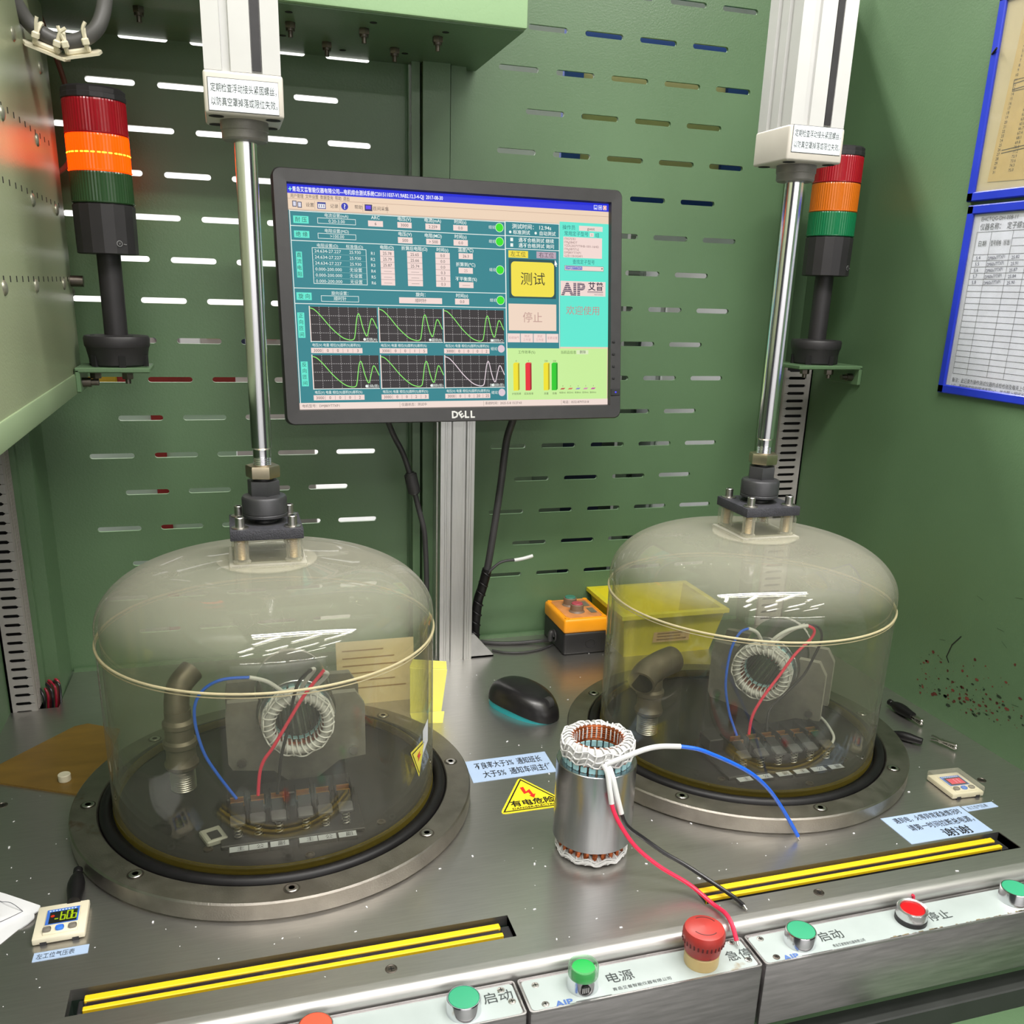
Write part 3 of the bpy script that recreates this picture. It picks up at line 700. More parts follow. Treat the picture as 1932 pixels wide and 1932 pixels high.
GREYPAD = pm('grey_finger_pad', (.06, .06, .064), .45, 0, var=.1)
TERM = pm('terminal_black', (.010, .010, .011), .5, 0, var=.2)
def terminal_row(xs, lx, side):
    t = thing('terminal_clamps', f'row of six black spring clamps with copper lips inside the {side} dome', 'terminals', ((xs[0]+xs[-1])/2, 4.0, .07), 'lead clamp rows')
    a, b = min(xs+lx)-.08, max(xs+lx)+.08
    MB().rbox(a, b, 3.87, 4.28, .0706, .092, .004, 1).build('mounting_bar', TERM, t)
    MB().rbox(a+.03, b-.03, 4.15, 4.28, .092, .17, .006, 1).build('rear_rail', TERM, t)
    for i, (x, l) in enumerate(zip(xs, lx)):
        m = MB().rbox(x-.036, x+.036, 4.03, 4.20, .092, .185, .005, 1)
        m.box(x+.040, x+.050, 4.03, 4.17, .092, .225)
        c = m.build('clamp', TERM, t)
        k = (l-x)
        Q = Matrix.Translation((x+k*.3, 3.975, .19)) @ Matrix.Rotation(.22, 4, 'X')
        MB().rbox(-.030, .030, -.015, .075, -.008, .004, .003, 1, T=Q).build('lever', TERM, c)
        MB().rbox(-.036+k*.2, .036+k*.2, -.078, -.010, -.010, .010, .009, 2, T=Q).build('finger_pad', GREYPAD, c)
        MB().box(x-.031, x+.031, 4.050, 4.060, .183, .206).box(x-.031, x+.031, 4.085, 4.095, .183, .212).build('copper_lip', BRASSY, c)
        hx = [(x+k*.5+.018*cos(q*.9), 3.925+.018*sin(q*.9), .094+.0024*q) for q in range(36)]
        MB().tube(hx, .0026, n=5, sub=2).build('spring', BOLT, c)
        pr = Print(); pr.rect(-.042, -.022, .042, .022, 'a9adb4', 0); pr.text('主公副'[i % 3], .008, 0, .036, '22252b', 1)
        MB().box(l-.044, l+.044, 3.815, 3.862, .0706, .089).build('label_block', TERM, c)
        pr.build('label', c, (l, 3.838, .0895), (1, 0, 0), (0, 1, .0), eps=.0008)
    return t
terminal_row([-.075, .02, .115, .235, .33, .43], [-.077, .010, .106, .238, .326, .421], 'left')
terminal_row([2.64, 2.742, 2.841, 2.931, 3.028, 3.131], [2.568, 2.690, 2.812, 2.923, 3.033, 3.148], 'right')

PIPE = pm('dull_brass_pipe', (.19, .165, .125), .45, .6, var=.2, vs=50)
def vacuum_port(x, y, side, elbow):
    t = thing('vacuum_port', f'stacked metal pipe fitting at the left inside of the {side} dome', 'pipe fitting', (x, y, .07), 'vacuum ports')
    th = [(.060, .07)]
    for k in range(10): th += [(.064, .075+k*.012), (.056, .081+k*.012)]
    MB().lathe(th+[(.05, .20)], c=(x, y, 0), n=28).build('threaded_neck', BOLT, t)
    MB().lathe([(.05, .195), (.082, .20), (.086, .22), (.078, .235), (.074, .26), (.074, .31), (.084, .32), (.084, .345), (.072, .36), (.070, .42), (.080, .43), (.080, .452), (.066, .47), (.066, .52), (0, .53)], c=(x, y, 0), n=36).build('pipe_body', PIPE, t)
    if elbow:
        MB().tube([(x+.16, y+.06, .50), (x+.05, y, .50), (x-.06, y-.06, .48), (x-.12, y-.12, .45)], .082, n=28, sub=6).build('elbow_arm', PIPE, t)
        d = Vector((-.06, -.06, -.03)).normalized()
        MB().cyl(Vector((x-.12, y-.12, .45)), Vector((x-.12, y-.12, .45))+d*.002, .068, 24).build('open_mouth', MATTE, t)
    else:
        MB().tube([(x, y, .48), (x, y, .56), (x+.02, y+.02, .64), (x+.08, y+.08, .69)], .062, n=24, sub=5).build('bent_top', PIPE, t)
vacuum_port(-.34, 4.50, 'left', False); vacuum_port(2.30, 4.52, 'right', True)
o = MB().tube([(3.462, 4.50, .082), (3.437, 4.346, .082), (3.374, 4.177, .082), (3.298, 4.09, .082)], .0085, n=8, sub=6).build('white_sleeve_offcut', SLEEVE)
tag(o, 'loose bent piece of white sleeving on the floor of the right dome', 'tubing')
for (x, y, sd) in ((-.19, 3.98, 'left'),):
    t = thing('clip_holder', 'small pale plastic clip lying at the front left inside the left dome', 'clip', (x, y, .07))
    Q = Matrix.Translation((x, y, .07)) @ Matrix.Rotation(.35, 4, 'Z')
    MB().rbox(-.05, .05, -.06, .06, 0, .03, .006, 1, T=Q).build('clip_body', pm('pale_clip', (.30, .30, .26), .5), t)
    MB().box(-.026, .026, -.045, .02, .03, .032, T=Q).build('clip_window', BLACK, t)

# inspection decals on the left dome's wall
def dome_decal():
    c = CL; r = .8035
    def pt(a, z, k=0): return (c[0]+(r+k)*cos(math.radians(a)), c[1]+(r+k)*sin(math.radians(a)), z)
    def patch(poly, k):
        return [pt(a, z, k) for a, z in poly]
    m = MB(); m.v = []
    tri = lambda s: [(-36.5-5.2*s, .405+.062*s), (-36.5+5.2*s, .408+.062*s), (-36.2, .405-.092*s)]
    m.cur = 0; m.add(patch([(-44, .352), (-29, .352), (-29, .487), (-44, .487)], 0)[:0] or patch(tri(1.12), .0002), [(0, 1, 2)])
    m.cur = 1; m.add(patch(tri(.92), .0008), [(0, 1, 2)])
    m.cur = 0; m.add(patch(tri(.84), .0014), [(0, 1, 2)])
    m.cur = 2; m.add(patch([(-38, .425), (-35.4, .445), (-36.2, .425), (-34.8, .42), (-37.4, .39), (-36.8, .412)], .002), [(0, 1, 2, 3, 4, 5)])
    w = MB(); w.add(patch([(-33, .40), (-27.5, .44), (-27.5, .56), (-33, .53)], .0006), [(0, 1, 2, 3)])
    t1 = m.build('warning_decal', [pm('decal_yellow', (.62, .55, .06), .4), BLACK, RED], domeL, smooth=0)
    w.build('paper_decal', pm('decal_grey', (.55, .57, .60), .6), domeL, smooth=0)
dome_decal()

# ------------------------------------------------------------------ monitor on its aluminium post
po = thing('monitor_post', 'upright aluminium slotted extrusion standing on the bench behind the screen', 'post', (1.472, 6.13, 0))
w0 = .119
def groove(a, b): return [(a, 0), (a+.006, .020), (b-.006, .020), (b, 0)]
prf = [(-w0, 0)]
for a, b in ((-.095, -.088), (-.080, -.074), (-.064, -.036), (.036, .064), (.075, .081), (.090, .097)): prf += groove(a, b) if b-a > .02 else [(a, 0), (a+.001, .004), (b-.001, .004), (b, 0)]
prf += [(w0, 0), (w0, .08), (w0-.02, .085), (w0-.02, .125), (w0, .13), (w0, .235), (-w0, .235), (-w0, .13), (-w0+.02, .125), (-w0+.02, .085), (-w0, .08)]
MB().prism([(1.472+x, 6.014+y) for x, y in prf], 0, 2.75).build('extrusion', ALU, po, smooth=0)
g = MB(); g.prism([(1.592, 0), (1.765, 0), (1.765, .012), (1.615, .185), (1.592, .185)], -6.06, -6.03, T=Matrix(((1, 0, 0, 0), (0, 0, -1, 0), (0, 1, 0, 0), (0, 0, 0, 1))))
g.box(1.592, 1.765, 6.03, 6.20, 0, .012)
g.build('gusset', pm('cast_gusset', (.42, .42, .42), .5, .8, var=.1, vs=60), po)

TM = Matrix.Translation((1.410, 5.75, 2.5003)) @ Matrix.Rotation(.0512, 4, 'Z') @ Matrix.Rotation(-.1208, 4, 'X') @ Matrix.Rotation(-.0033, 4, 'Y')
mon = thing('computer_monitor', 'black flat screen showing a teal motor test program on the post', 'monitor', (1.41, 5.75, 1.8))
sw, sh = 1.011, .632      # half screen
BEZ = pm('monitor_bezel', (.030, .029, .030), .48, 0, var=.08, vs=80, bump=.05, bs=900)
fr = MB()
prof2 = [(-sw-.004, -.0), (0, 0)]
def rrect(x0, y0, x1, y1, r, n=6):
    p = []
    for cx, cy, a in ((x1-r, y1-r, 0), (x0+r, y1-r, 90), (x0+r, y0+r, 180), (x1-r, y0+r, 270)):
        for k in range(n+1):
            t = math.radians(a+90*k/n); p.append((cx+r*cos(t), cy+r*sin(t)))
    return p
ob_, ib_ = rrect(-sw-.085, -sh-.090, sw+.083, sh+.082, .045), rrect(-sw, -sh, sw, sh, .001)
n = len(ob_)
loops = [[(x, .055, z) for x, z in ob_], [(x, -.020, z) for x, z in ob_], [(x*.994, -.030, z*.992) for x, z in ob_], [(x*1.006, -.026, z*1.009) for x, z in ib_], [(x, .004, z) for x, z in ib_]]
vs = [p for l in loops for p in l]
fr.add(vs, [(k*n+i, k*n+(i+1) % n, (k+1)*n+(i+1) % n, (k+1)*n+i) for k in range(4) for i in range(n)], T=TM)
fr.build('bezel', BEZ, mon, smooth=40)
MB().add([(x, .055, z) for x, z in ob_]+[(x*.80, .17, z*.78) for x, z in ob_], [tuple(range(n-1, -1, -1))[::-1], tuple(range(n, 2*n))[::-1]]+[(i, n+i, n+(i+1) % n, (i+1) % n) for i in range(n)], T=TM).build('rear_shell', BEZ, mon)
MB().box(-.11, .11, .15, .26, -.12, .12, T=TM).build('mount_bracket', IRON, mon)
MB().box(-sw, sw, .006, .012, -sh, sh, T=TM).build('screen', pm('screen_glass', (.01, .01, .012), .22, 0, var=0, rvar=0), mon)
b = MB()
for k in range(4): MB().rbox(sw+.018, sw+.036, -.034, -.026, -.235-.078*k, -.222-.078*k, .003, 1, T=TM).build('side_button', BLACK, mon)
MB().rbox(sw+.008, sw+.075, -.033, -.026, -.575, -.53, .003, 1, T=TM).build('power_button', BLACK, mon)
MB().cyl((sw+.042, -.0345, -.552), (sw+.042, -.030, -.552), .006, 12, T=TM).build('power_light', print_mat('4a4cff', 1.2), mon)
o3 = TM @ Vector((0, -.0285, -sh-.045)); ux = (TM.to_3x3() @ Vector((1, 0, 0))); uz = (TM.to_3x3() @ Vector((0, 0, 1)))
lg = Print()
lg.text('D', -.060, 0, .060, 'c9c9c6', 0, off=.035, xs=1.0); lg.text('L', .018, 0, .060, 'c9c9c6', 0, off=.035); lg.text('L', .056, 0, .060, 'c9c9c6', 0, off=.035)
lg.text('E', -.020, .0, .056, 'c9c9c6', 0, off=.035, rot=32)
lg.build('maker_logo', mon, o3, ux, uz, eps=.0012)

# what the screen shows, laid out on a 1000 x 625 page
sp_ = Print(flip=True)
TEAL, TEALD, AQ, PK, WT, BK = '23808a', '0f4a50', '5fe8d0', 'f2d9d2', 'eef6f0', '101418'
R_, X_ = sp_.rect, sp_.text
R_(0, 0, 1000, 625, 'ecd2b8', 0)
R_(0, 0, 1000, 24, '1c28d8', 1); X_('青岛艾普智能仪器有限公司---电机综合测试系统C201511037-V1.9AB2.12.3-4-QJ  2017-08-30', 14, 13, 15, 'ffffff', 2, al='l', w=440, off=.012)
sp_.line([(4, 13), (12, 13)], 2, '9fffe0', 2); sp_.line([(8, 8), (8, 18)], 2, '9fffe0', 2)
for x, c in ((954, '4a60f0'), (970, '4a60f0'), (986, 'e04840')): R_(x-6, 6, x+6, 19, 'ffffff', 2); R_(x-5, 7, x+5, 18, c, 3)
R_(951, 15, 957, 17, 'ffffff', 4); sp_.frame(967, 10, 973, 15, 1.5, 'ffffff', 4); sp_.line([(983, 9), (989, 16)], 2, 'ffffff', 4); sp_.line([(989, 9), (983, 16)], 2, 'ffffff', 4)
X_('用户管理  文件设置  数据查询  帮助  退出', 8, 31, 12, '3a3030', 1, al='l', w=166)
R_(0, 38, 1000, 39, 'b89a86', 1); R_(0, 66, 1000, 67.5, 'c8aa98', 1)
# toolbar pictures
R_(12, 44, 24, 60, '26305a', 1); R_(26, 46, 38, 62, '26305a', 1); R_(14, 46, 22, 58, 'd8d8e8', 2); R_(28, 48, 36, 60, 'd8d8e8', 2); X_('设置', 61, 53, 12, '3a3030', 1)
R_(82, 44, 106, 62, '2a3a90', 1); R_(84, 49, 104, 60, 'f2f2f2', 2)
for k in range(3): R_(87+6*k, 51, 89+6*k, 58, '2a3a90', 3)
X_('记录', 130, 53, 12, '3a3030', 1); sp_.disc(160, 52, 10, '1c28b0', 1); X_('?', 160, 52, 17, 'ffffff', 2, off=.02); X_('帮助', 200, 52, 12, '3a3030', 1)
R_(218, 43, 240, 61, '20205a', 1); R_(221, 46, 236, 56, '5a3af0', 2); X_('匝间采集', 266, 53, 12, '3a3030', 1)
for x in (74, 145, 212, 284): R_(x, 42, x+1, 64, 'b89a86', 1)
R_(0, 69, 650, 606, TEAL, 1); R_(650, 69, 831, 446, TEAL, 1)
for y in (71, 111, 151, 281, 324): R_(4, y-1, 650, y+1, WT, 2)
R_(648, 69, 651, 606, WT, 2); R_(2, 69, 4, 606, WT, 2)
for y in (69, 110, 148): R_(651, y-1, 830, y+1, WT, 2)
R_(828, 69, 830, 446, WT, 2)
for (a, b_, c, d, s) in ((12, 84, 55, 104, '耐 压'), (12, 124, 55, 143, '绝 缘'), (9, 293, 52, 314, '旋 向')): R_(a, b_, c, d, AQ, 2); X_(s, (a+c)/2, (b_+d)/2, 15, '12303a', 3)
for (a, b_, c, d, s) in ((14, 181, 31, 252, '直流电阻'), (8, 349, 28, 420, '正向匝间'), (10, 487, 30, 558, '反向匝间')):
    R_(a, b_, c, d, AQ, 2)
    for k, ch in enumerate(s): X_(ch, (a+c)/2, b_+9+k*17.6, 14, '12303a', 3)
for (a, b_, c, d, s, h) in ((80, 86, 190, 102, '0.20-3.00', '电流设置(mA)'), (79, 128, 189, 143, '>100.00', '电阻设置(MΩ)'), (79, 300, 189, 317, '顺时针', '旋向设置：')):
    sp_.frame(a, b_, c, d, 1.3, WT, 2); X_(s, (a+c)/2, (b_+d)/2, 12.5, WT, 3); X_(h, (a+c)/2, b_-7, 11.5, WT, 3)
def cell(a, b_, c, d, s, h=None, col='3a3a3a'):
    R_(a, b_, c, d, PK, 2); X_(s, (a+c)/2, (b_+d)/2, 12, col, 3)
    if h: X_(h, (a+c)/2, b_-9, 13, WT, 3, off=.008)
cell(226, 87, 270, 103, '6', 'ARC'); cell(313, 87, 356, 103, '3000', '电压(V)'); cell(398, 87, 444, 104, '2.259', '电流(mA)'); cell(484, 87, 529, 103, '0.0', '时间(s)')
cell(313, 129, 357, 146, '500', '电压(V)'); cell(399, 130, 443, 146, '> 500', '电阻(MΩ)'); cell(484, 129, 529, 146, '0.0', '时间(s)')
X_('电阻设置(Ω)', 105, 162, 11.5, WT, 3); X_('标准值(Ω)', 183, 162, 11.5, WT, 3); sp_.frame(60, 168, 217, 268, 1.5, WT, 2)
for k in range(6):
    y = 177+k*16.6
    X_('24.634-27.227' if k < 3 else '0.000-200.000', 105, y, 12.5, WT, 3, w=76); X_('25.930' if k < 3 else '无设置', 184, y, 12.5, WT, 3)
    if k: R_(62, y-8.6, 215, y-7.9, '8fc0c0', 2)
    X_('R%d' % (k+1), 236, y+1, 12.5, WT, 3)
for a, c, h, v in ((258, 300, '电阻(Ω)', ('25.78', '25.79', '25.87', '——', '——', '——')), (339, 385, '折算后电阻(Ω)', ('25.65', '25.66', '25.74', '——', '——', '——')), (426, 471, '时间(s)', ('0.0', '0.0', '0.0', '0.3', '0.3', '0.3'))):
    R_(a, 168, c, 267, PK, 2); X_(h, (a+c)/2, 160, 12.5, WT, 3, off=.008)
    for k in range(6):
        X_(v[k], (a+c)/2, 176.5+k*16.5, 12, '3a3a3a', 3)
        if k: R_(a, 168+k*16.5-.5, c, 168+k*16.5+.5, '8a7a78', 3)
cell(499, 167, 544, 184, '26.3', '温度(℃)'); cell(498, 209, 543, 226, '25', '折算到(℃)', '9a8a8a'); cell(498, 251, 544, 268, '——', '不平衡度(%)')
cell(310, 300, 443, 317, '顺时针', '旋向：'); cell(484, 300, 529, 317, '0.0', '时间(s)')
for y in (88, 129, 212, 302):
    sp_.disc(631, y, 13.5, 'd8ffd0', 2, 28); sp_.disc(631, y, 12, '28e010', 3, 28); X_('结论', 607, y, 11, WT, 3)
for y in (448, 582): sp_.disc(631, y, 11.5, 'dcc8d2', 2, 28); X_('结论', 607, y, 11, WT, 3)
for r, (y0, y1) in enumerate(((332, 430), (469, 566))):
    for q, (x0, x1) in enumerate(((43, 241), (246, 442), (446, 641))):
        R_(x0, y0, x1, y1, '282226', 2); R_(x0-1, y0-2, x0+2, y1+2, 'f2e0d8', 4); R_(x0, y1-1, x1, y1+1, WT, 4)
        for k in range(1, 7):
            xx = x0+(x1-x0)*k/7
            for j in range(0, 16): R_(xx-.5, y0+(y1-y0)*j/16, xx+.5, y0+(y1-y0)*(j+.55)/16, 'c8c4c4', 3)
        for k in range(1, 4):
            yy = y0+(y1-y0)*k/4
            for j in range(0, 32): R_(x0+(x1-x0)*j/32, yy-.6, x0+(x1-x0)*(j+.55)/32, yy+.6, 'd0cccc', 3)
        kn = [(0, .04), (.06, .08), (.15, .25), (.30, .60), (.45, .86), (.56, .945), (.63, .93), (.655, .80), (.69, .35), (.715, .19), (.74, .24), (.78, .58), (.82, .80), (.845, .80), (.88, .55), (.91, .34), (.935, .33), (.965, .45), (1.0, .60)]
        cv = spline([Vector((x0+2+(x1-x0-3)*a, y0+(y1-y0)*b_, 0)) for a, b_ in kn], 4)
        cv = [(p.x, min(p.y, y1-2)) for p in cv]
        col = 'e8d8e0' if (r, q) == (1, 2) else '8ae86a'
        sp_.line(cv, 2.6, col, 5)
        sp_.disc(x1-40, y1-7, 4, WT, 4); X_(('主绕', '副绕', '主副绕')[q]+('(A)', '(B)', '(C)')[q] if r == 0 else ('主绕', '副绕', '主副绕')[q]+'(匝)', x1-3, y1-7, 10.5, WT, 4, al='r')
        X_('电压(V) 电量 相位(%)面积(%)差积(%)', x0+4, y1+10, 10, WT, 3, al='l', w=140)
        nx = x0+(150 if q == 0 else 146)
        R_(x0-1, y1+18, nx, y1+33, PK, 2)
        vals = ((('3000', '0', '0', '1', '3'), ('3000', '0', '0', '1', '5'), ('3000', '0', '0', '0', '2')), (('3000', '0', '0', '0', '2'), ('3000', '0', '0', '2', '3'), ('3000', '0', '0', '20', '25')))[r][q]
        for k, s in enumerate(vals):
            X_(s, x0+18+k*29.5, y1+25.5, 12, '3a3a3a', 3)
            if k: R_(x0+3+k*29.5, y1+20, x0+3.8+k*29.5, y1+32, '7a6a6a', 3)
X_('测试时间： 12.94s', 737, 82, 16, WT, 3, w=130, off=.008); sp_.disc(666, 99, 4, WT, 3); X_('标准测试', 703, 99, 14, WT, 3, off=.008); sp_.disc(750, 99, 4, WT, 3); X_('自动测试', 790, 99, 14, WT, 3, off=.008)
for y, s in ((121, '遇不合格测试 继续'), (137, '遇不合格测试 询问')): R_(666, y-5, 675, y+5, WT, 3); X_(s, 752, y, 14, WT, 3, w=118, off=.008)
R_(659, 153, 724, 174, 'f2dc3c', 3); X_('左工位', 691, 163, 17, '4a4a10', 4); R_(752, 153, 818, 173, 'b9a4b4', 3); X_('右工位', 785, 163, 17, '4a3a4a', 4)
R_(660, 177, 817, 294, TEALD, 3); sp_.rrect(667, 185, 811, 289, 12, 'f2e044', 4); X_('测试', 739, 236, 42, '1c1c10', 5)
R_(657, 311, 818, 392, 'efd6c2', 3); X_('停止', 737, 352, 34, 'c09a90', 4)
for k in range(4): R_(653+k*43.4, 401, 653+k*43.4+41.5, 428, PK, 3); X_(('系统抽气', '测试', '测试', '变更设置')[k], 674+k*43.4, 414 if k in (0, 3) else 409, 9, 'c8a0a0', 4); k in (1, 2) and X_('工作室', 674+k*43.4, 420, 9, 'c8a0a0', 4)
sp_.poly([(814, 176), (822, 190), (818, 190), (820, 196), (817, 197), (815, 191), (812, 193)], 'ffffff', 6)
R_(831, 61, 1000, 441, AQ, 2); X_('操作员', 862, 77, 15, '1a6a70', 3); cell(897, 70, 979, 85, 'guest'); X_('常用定子型号', 888, 95, 15, '1a6a70', 3, w=82); R_(934, 90, 948, 102, PK, 3); X_('1', 941, 96, 10, '3a3a3a', 4); X_('组', 960, 96, 15, '1a6a70', 3)
R_(843, 105, 977, 167, PK, 3)
for k, s in enumerate(('ITRS7S7E1', 'ITRg5B4DT', 'YZDL2027YT9HB-1001-16HD', 'ITRg5B7STs2', 'DMJ80YT7XP1', 'GZE110HXE4F1')): X_(s, 846, 111+k*10.2, 9.5, '8a6a6a', 4, al='l')
X_('查找定子型号', 913, 179, 15, '1a6a70', 3, w=76); R_(847, 191, 983, 206, '7a6a6a', 3); R_(848, 192, 982, 205, PK, 4); R_(850, 193, 908, 203, '4a5cc0', 5); X_('DMJ80YT7XP1', 879, 198, 9.5, 'f0e8e8', 6, w=54); sp_.poly([(974, 196), (980, 196), (977, 201)], '3a3a3a', 5)
R_(833, 238, 990, 283, PK, 3); X_('AIP', 877, 261, 52, '4a3a58', 4, w=84, off=.04)
for k in range(7): R_(834, 243+k*5.6, 922, 244.8+k*5.6, PK, 5)
X_('艾普', 955, 253, 27, '3a3048', 4, off=.02); R_(926, 268, 981, 269.5, '4a3a58', 4); R_(926, 271, 981, 272, '4a3a58', 4); X_('instrument', 966, 277, 7, '6a5a70', 4)
X_('欢迎使用', 910, 328, 30, 'c08a88', 3)
R_(651, 446, 998, 606, 'c8ee9a', 2); X_('工作效率(%)', 716, 458, 11, '4a6a3a', 3); X_('当前品信息', 860, 458, 11, '4a6a3a', 3); R_(888, 451, 930, 464, 'dcecc0', 3); X_('删除', 910, 457, 11, '2a3a2a', 4)
for x, c, d in ((670, 'f0e020', 'b0a000'), (711, 'e82030', 'a01020'), (773, 'f0e020', 'b0a000'), (801, '20c820', '109010')):
    R_(x, 494, x+16, 577, c, 3); sp_.poly([(x+16, 494), (x+21, 491), (x+21, 573), (x+16, 577)], d, 3); sp_.poly([(x, 494), (x+5, 490), (x+21, 490), (x+16, 494)], c, 3)
for x, s, v in ((680, '计划效率', '0'), (722, '实际效率', '0'), (782, '总量', '258'), (811, '合格', '258')): X_(s, x, 587, 8, '3a4a2a', 3); X_(v, x, 485, 7.5, '5a6a3a', 3)
for k, c in enumerate(('c05a4a', 'd07a5a', '8a8ac8', 'd08ab0', 'c850a0')):
    x = 830+k*27; sp_.poly([(x, 575), (x+6, 570), (x+19, 570), (x+13, 575)], c, 3); X_(('电阻', '耐压', '绝缘', '匝间', '旋向')[k]+'NG', x+9, 585, 6.5, '3a4a2a', 3); X_(('0', '0', '0', '5', '3')[k], x+10, 564, 6.5, '5a6a3a', 3)
R_(0, 606, 1000, 625, 'f0dcd2', 3)
for x, s in ((8, '电机型号：DMJ80YT7XP1'), (306, '仪器状态：测试中'), (575, '系统时间：2025-5-8 15:27:43'), (840, '电话：0532-87973318')):
    X_(s, x, 615, 10, '5a4a4a', 4, al='l'); x > 10 and R_(x-6, 608, x-5, 623, 'b8a090', 4)
k = 2*sw/1000
sp_.build('screen_picture', mon, TM @ Vector((-sw, .0045, sh)), ux*k, uz*k, eps=.0006, glow=.98)

# monitor leads
def cable(name, label, pts, r, m=CABLE):
    o = MB().tube(pts, r, n=12, sub=8).build(name, m)
    return tag(o, label, 'cable')
cb = cable('monitor_lead', 'dark cable with a ferrite bead hanging left of the aluminium post', [(.94, 5.86, 1.95), (.985, 5.98, 1.77), (1.05, 6.1, 1.63), (1.11, 6.1, 1.511), (1.153, 6.1, 1.383), (1.182, 6.1, 1.272), (1.219, 6.1, 1.121), (1.256, 6.1, .968), (1.272, 6.12, .80), (1.283, 6.14, .60), (1.288, 6.16, .3), (1.29, 6.18, .02)], .019)
a, b = Vector((1.160, 6.1, 1.365)), Vector((1.189, 6.1, 1.240))
MB().cyl(a-(b-a)*.0, b, .044, 20).cyl(a, a+(a-b)*.10, .038, 20, .030).cyl(b, b+(b-a)*.10, .038, 20, .030).build('ferrite_bead', CABLE, cb)
cb = cable('bundled_lead', 'black spiral-wrapped cable running down right of the aluminium post', [(1.858, 5.99, 1.90), (1.862, 6.03, 1.75), (1.84, 6.1, 1.58), (1.805, 6.1, 1.26), (1.765, 6.1, .95), (1.724, 6.1, .669), (1.690, 6.12, .50), (1.668, 6.14, .40), (1.655, 6.16, .20), (1.66, 6.18, .03)], .026)
wr_ = MB()
wr_.tube([(1.722, 6.1, .655), (1.690, 6.12, .50), (1.668, 6.14, .40), (1.655, 6.16, .20), (1.66, 6.18, .02)], .036, n=14, sub=8)
for k, (x, z) in enumerate(((1.715, .62), (1.697, .54), (1.682, .47), (1.669, .39), (1.662, .31), (1.656, .23), (1.656, .15), (1.659, .08))):
    wr_.torus((0, 0, 0), .036, .005, 20, 6, T=Matrix.Translation((x, 6.10+.008*k, z)) @ Matrix.Rotation(.55, 4, 'Y'))
wr_.build('spiral_wrap', RUBBER, cb)
s_ = MB().tube([(1.715, 6.08, .62), (1.745, 6.07, .66), (1.803, 6.07, .705), (1.86, 6.07, .72), (1.925, 6.07, .722)], .010, n=10, sub=6).build('sensor_tail', CABLE, cb)
MB().tube([(1.915, 6.07, .720), (1.98, 6.07, .728), (2.055, 6.07, .745)], .013, n=12, sub=4).build('sensor_tip', SLEEVE, s_)

# ------------------------------------------------------------------ things on the bench
t = thing('push_button_station', 'orange and black two-button box by the back wall, beside the yellow bin', 'control box', (2.45, 6.18, 0))
x0, x1, y0, y1 = 2.272, 2.622, 5.915, 6.372
MB().rbox(x0, x1, y0, y1, 0, .178, .022, 3).build('lower_case', BLACK, t)
MB().rbox(x0-.003, x1+.003, y0-.003, y1+.003, .172, .285, .022, 3).build('orange_cover', ORANGE, t)
MB().rbox(x0+.03, x1-.03, y0+.03, y1-.03, .276, .2875, .012, 2).build('dusty_top', ORANGE_D, t)
for (x, y) in ((x0+.03, y0+.03), (x1-.03, y0+.03), (x0+.03, y1-.03), (x1-.03, y1-.03)): MB().lathe([(.019, .28), (.019, .289), (0, .290)], c=(x, y, 0), n=16).build('cover_screw', ORANGE, t)
for (x, y, m, n) in ((2.425, 6.225, pm('dull_green_cap', (.05, .20, .14), .45), 'green'), (2.425, 6.075, pm('dull_red_cap', (.42, .06, .085), .45), 'red')):
    p = MB().lathe([(.062, .286), (.050, .300), (.050, .345), (.046, .349), (.042, .345)], c=(x, y, 0), n=32).build('push_button', pm('dusty_collar', (.22, .15, .10), .5, var=.2), t)
    MB().lathe([(.042, .335), (.042, .352), (.038, .356), (0, .356)], c=(x, y, 0), n=32).build('button_cap', m, p)
    pr = Print(); pr.rect(-.025, -.055, .025, .055, '6e6a58', 0); pr.frame(-.020, -.048, .020, .048, .003, '8a8674', 1)
    pr.build('legend_plate', t, (2.545, y, .288), (1, 0, 0), (0, 1, 0), eps=.0012)
MB().torus((0, 0, 0), .036, .003, 28, 6, T=Matrix.Translation((2.485, y0-.001, .085)) @ Matrix.Rotation(PI/2, 4, 'X')).build('knockout_ring', BLACK, t)
MB().tube([(x0-.002, 6.12, .09), (x0-.012, 6.12, .10), (x0-.026, 6.12, .115), (x0-.035, 6.115, .09), (x0-.038, 6.11, .05)], .021, n=12, sub=4).torus((0, 0, 0), .042, .008, 20, 6, T=Matrix.Translation((x0-.004, 6.12, .088)) @ Matrix.Rotation(PI/2, 4, 'Y')).build('cable_gland', CABLE, t)
cable('station_lead', 'thin dark lead running along the bench to the orange button box', [(1.66, 6.36, .03), (1.73, 6.30, .016), (1.85, 6.24, .014), (2.0, 6.21, .014), (2.12, 6.20, .018), (2.20, 6.17, .032), (2.236, 6.115, .055)], .014)
cable('loose_lead', 'second dark lead lying slack on the bench under the orange button box lead', [(1.78, 6.12, .009), (1.86, 6.06, .009), (1.98, 6.03, .009), (2.12, 6.05, .009), (2.22, 6.10, .009), (2.262, 6.13, .010)], .008)

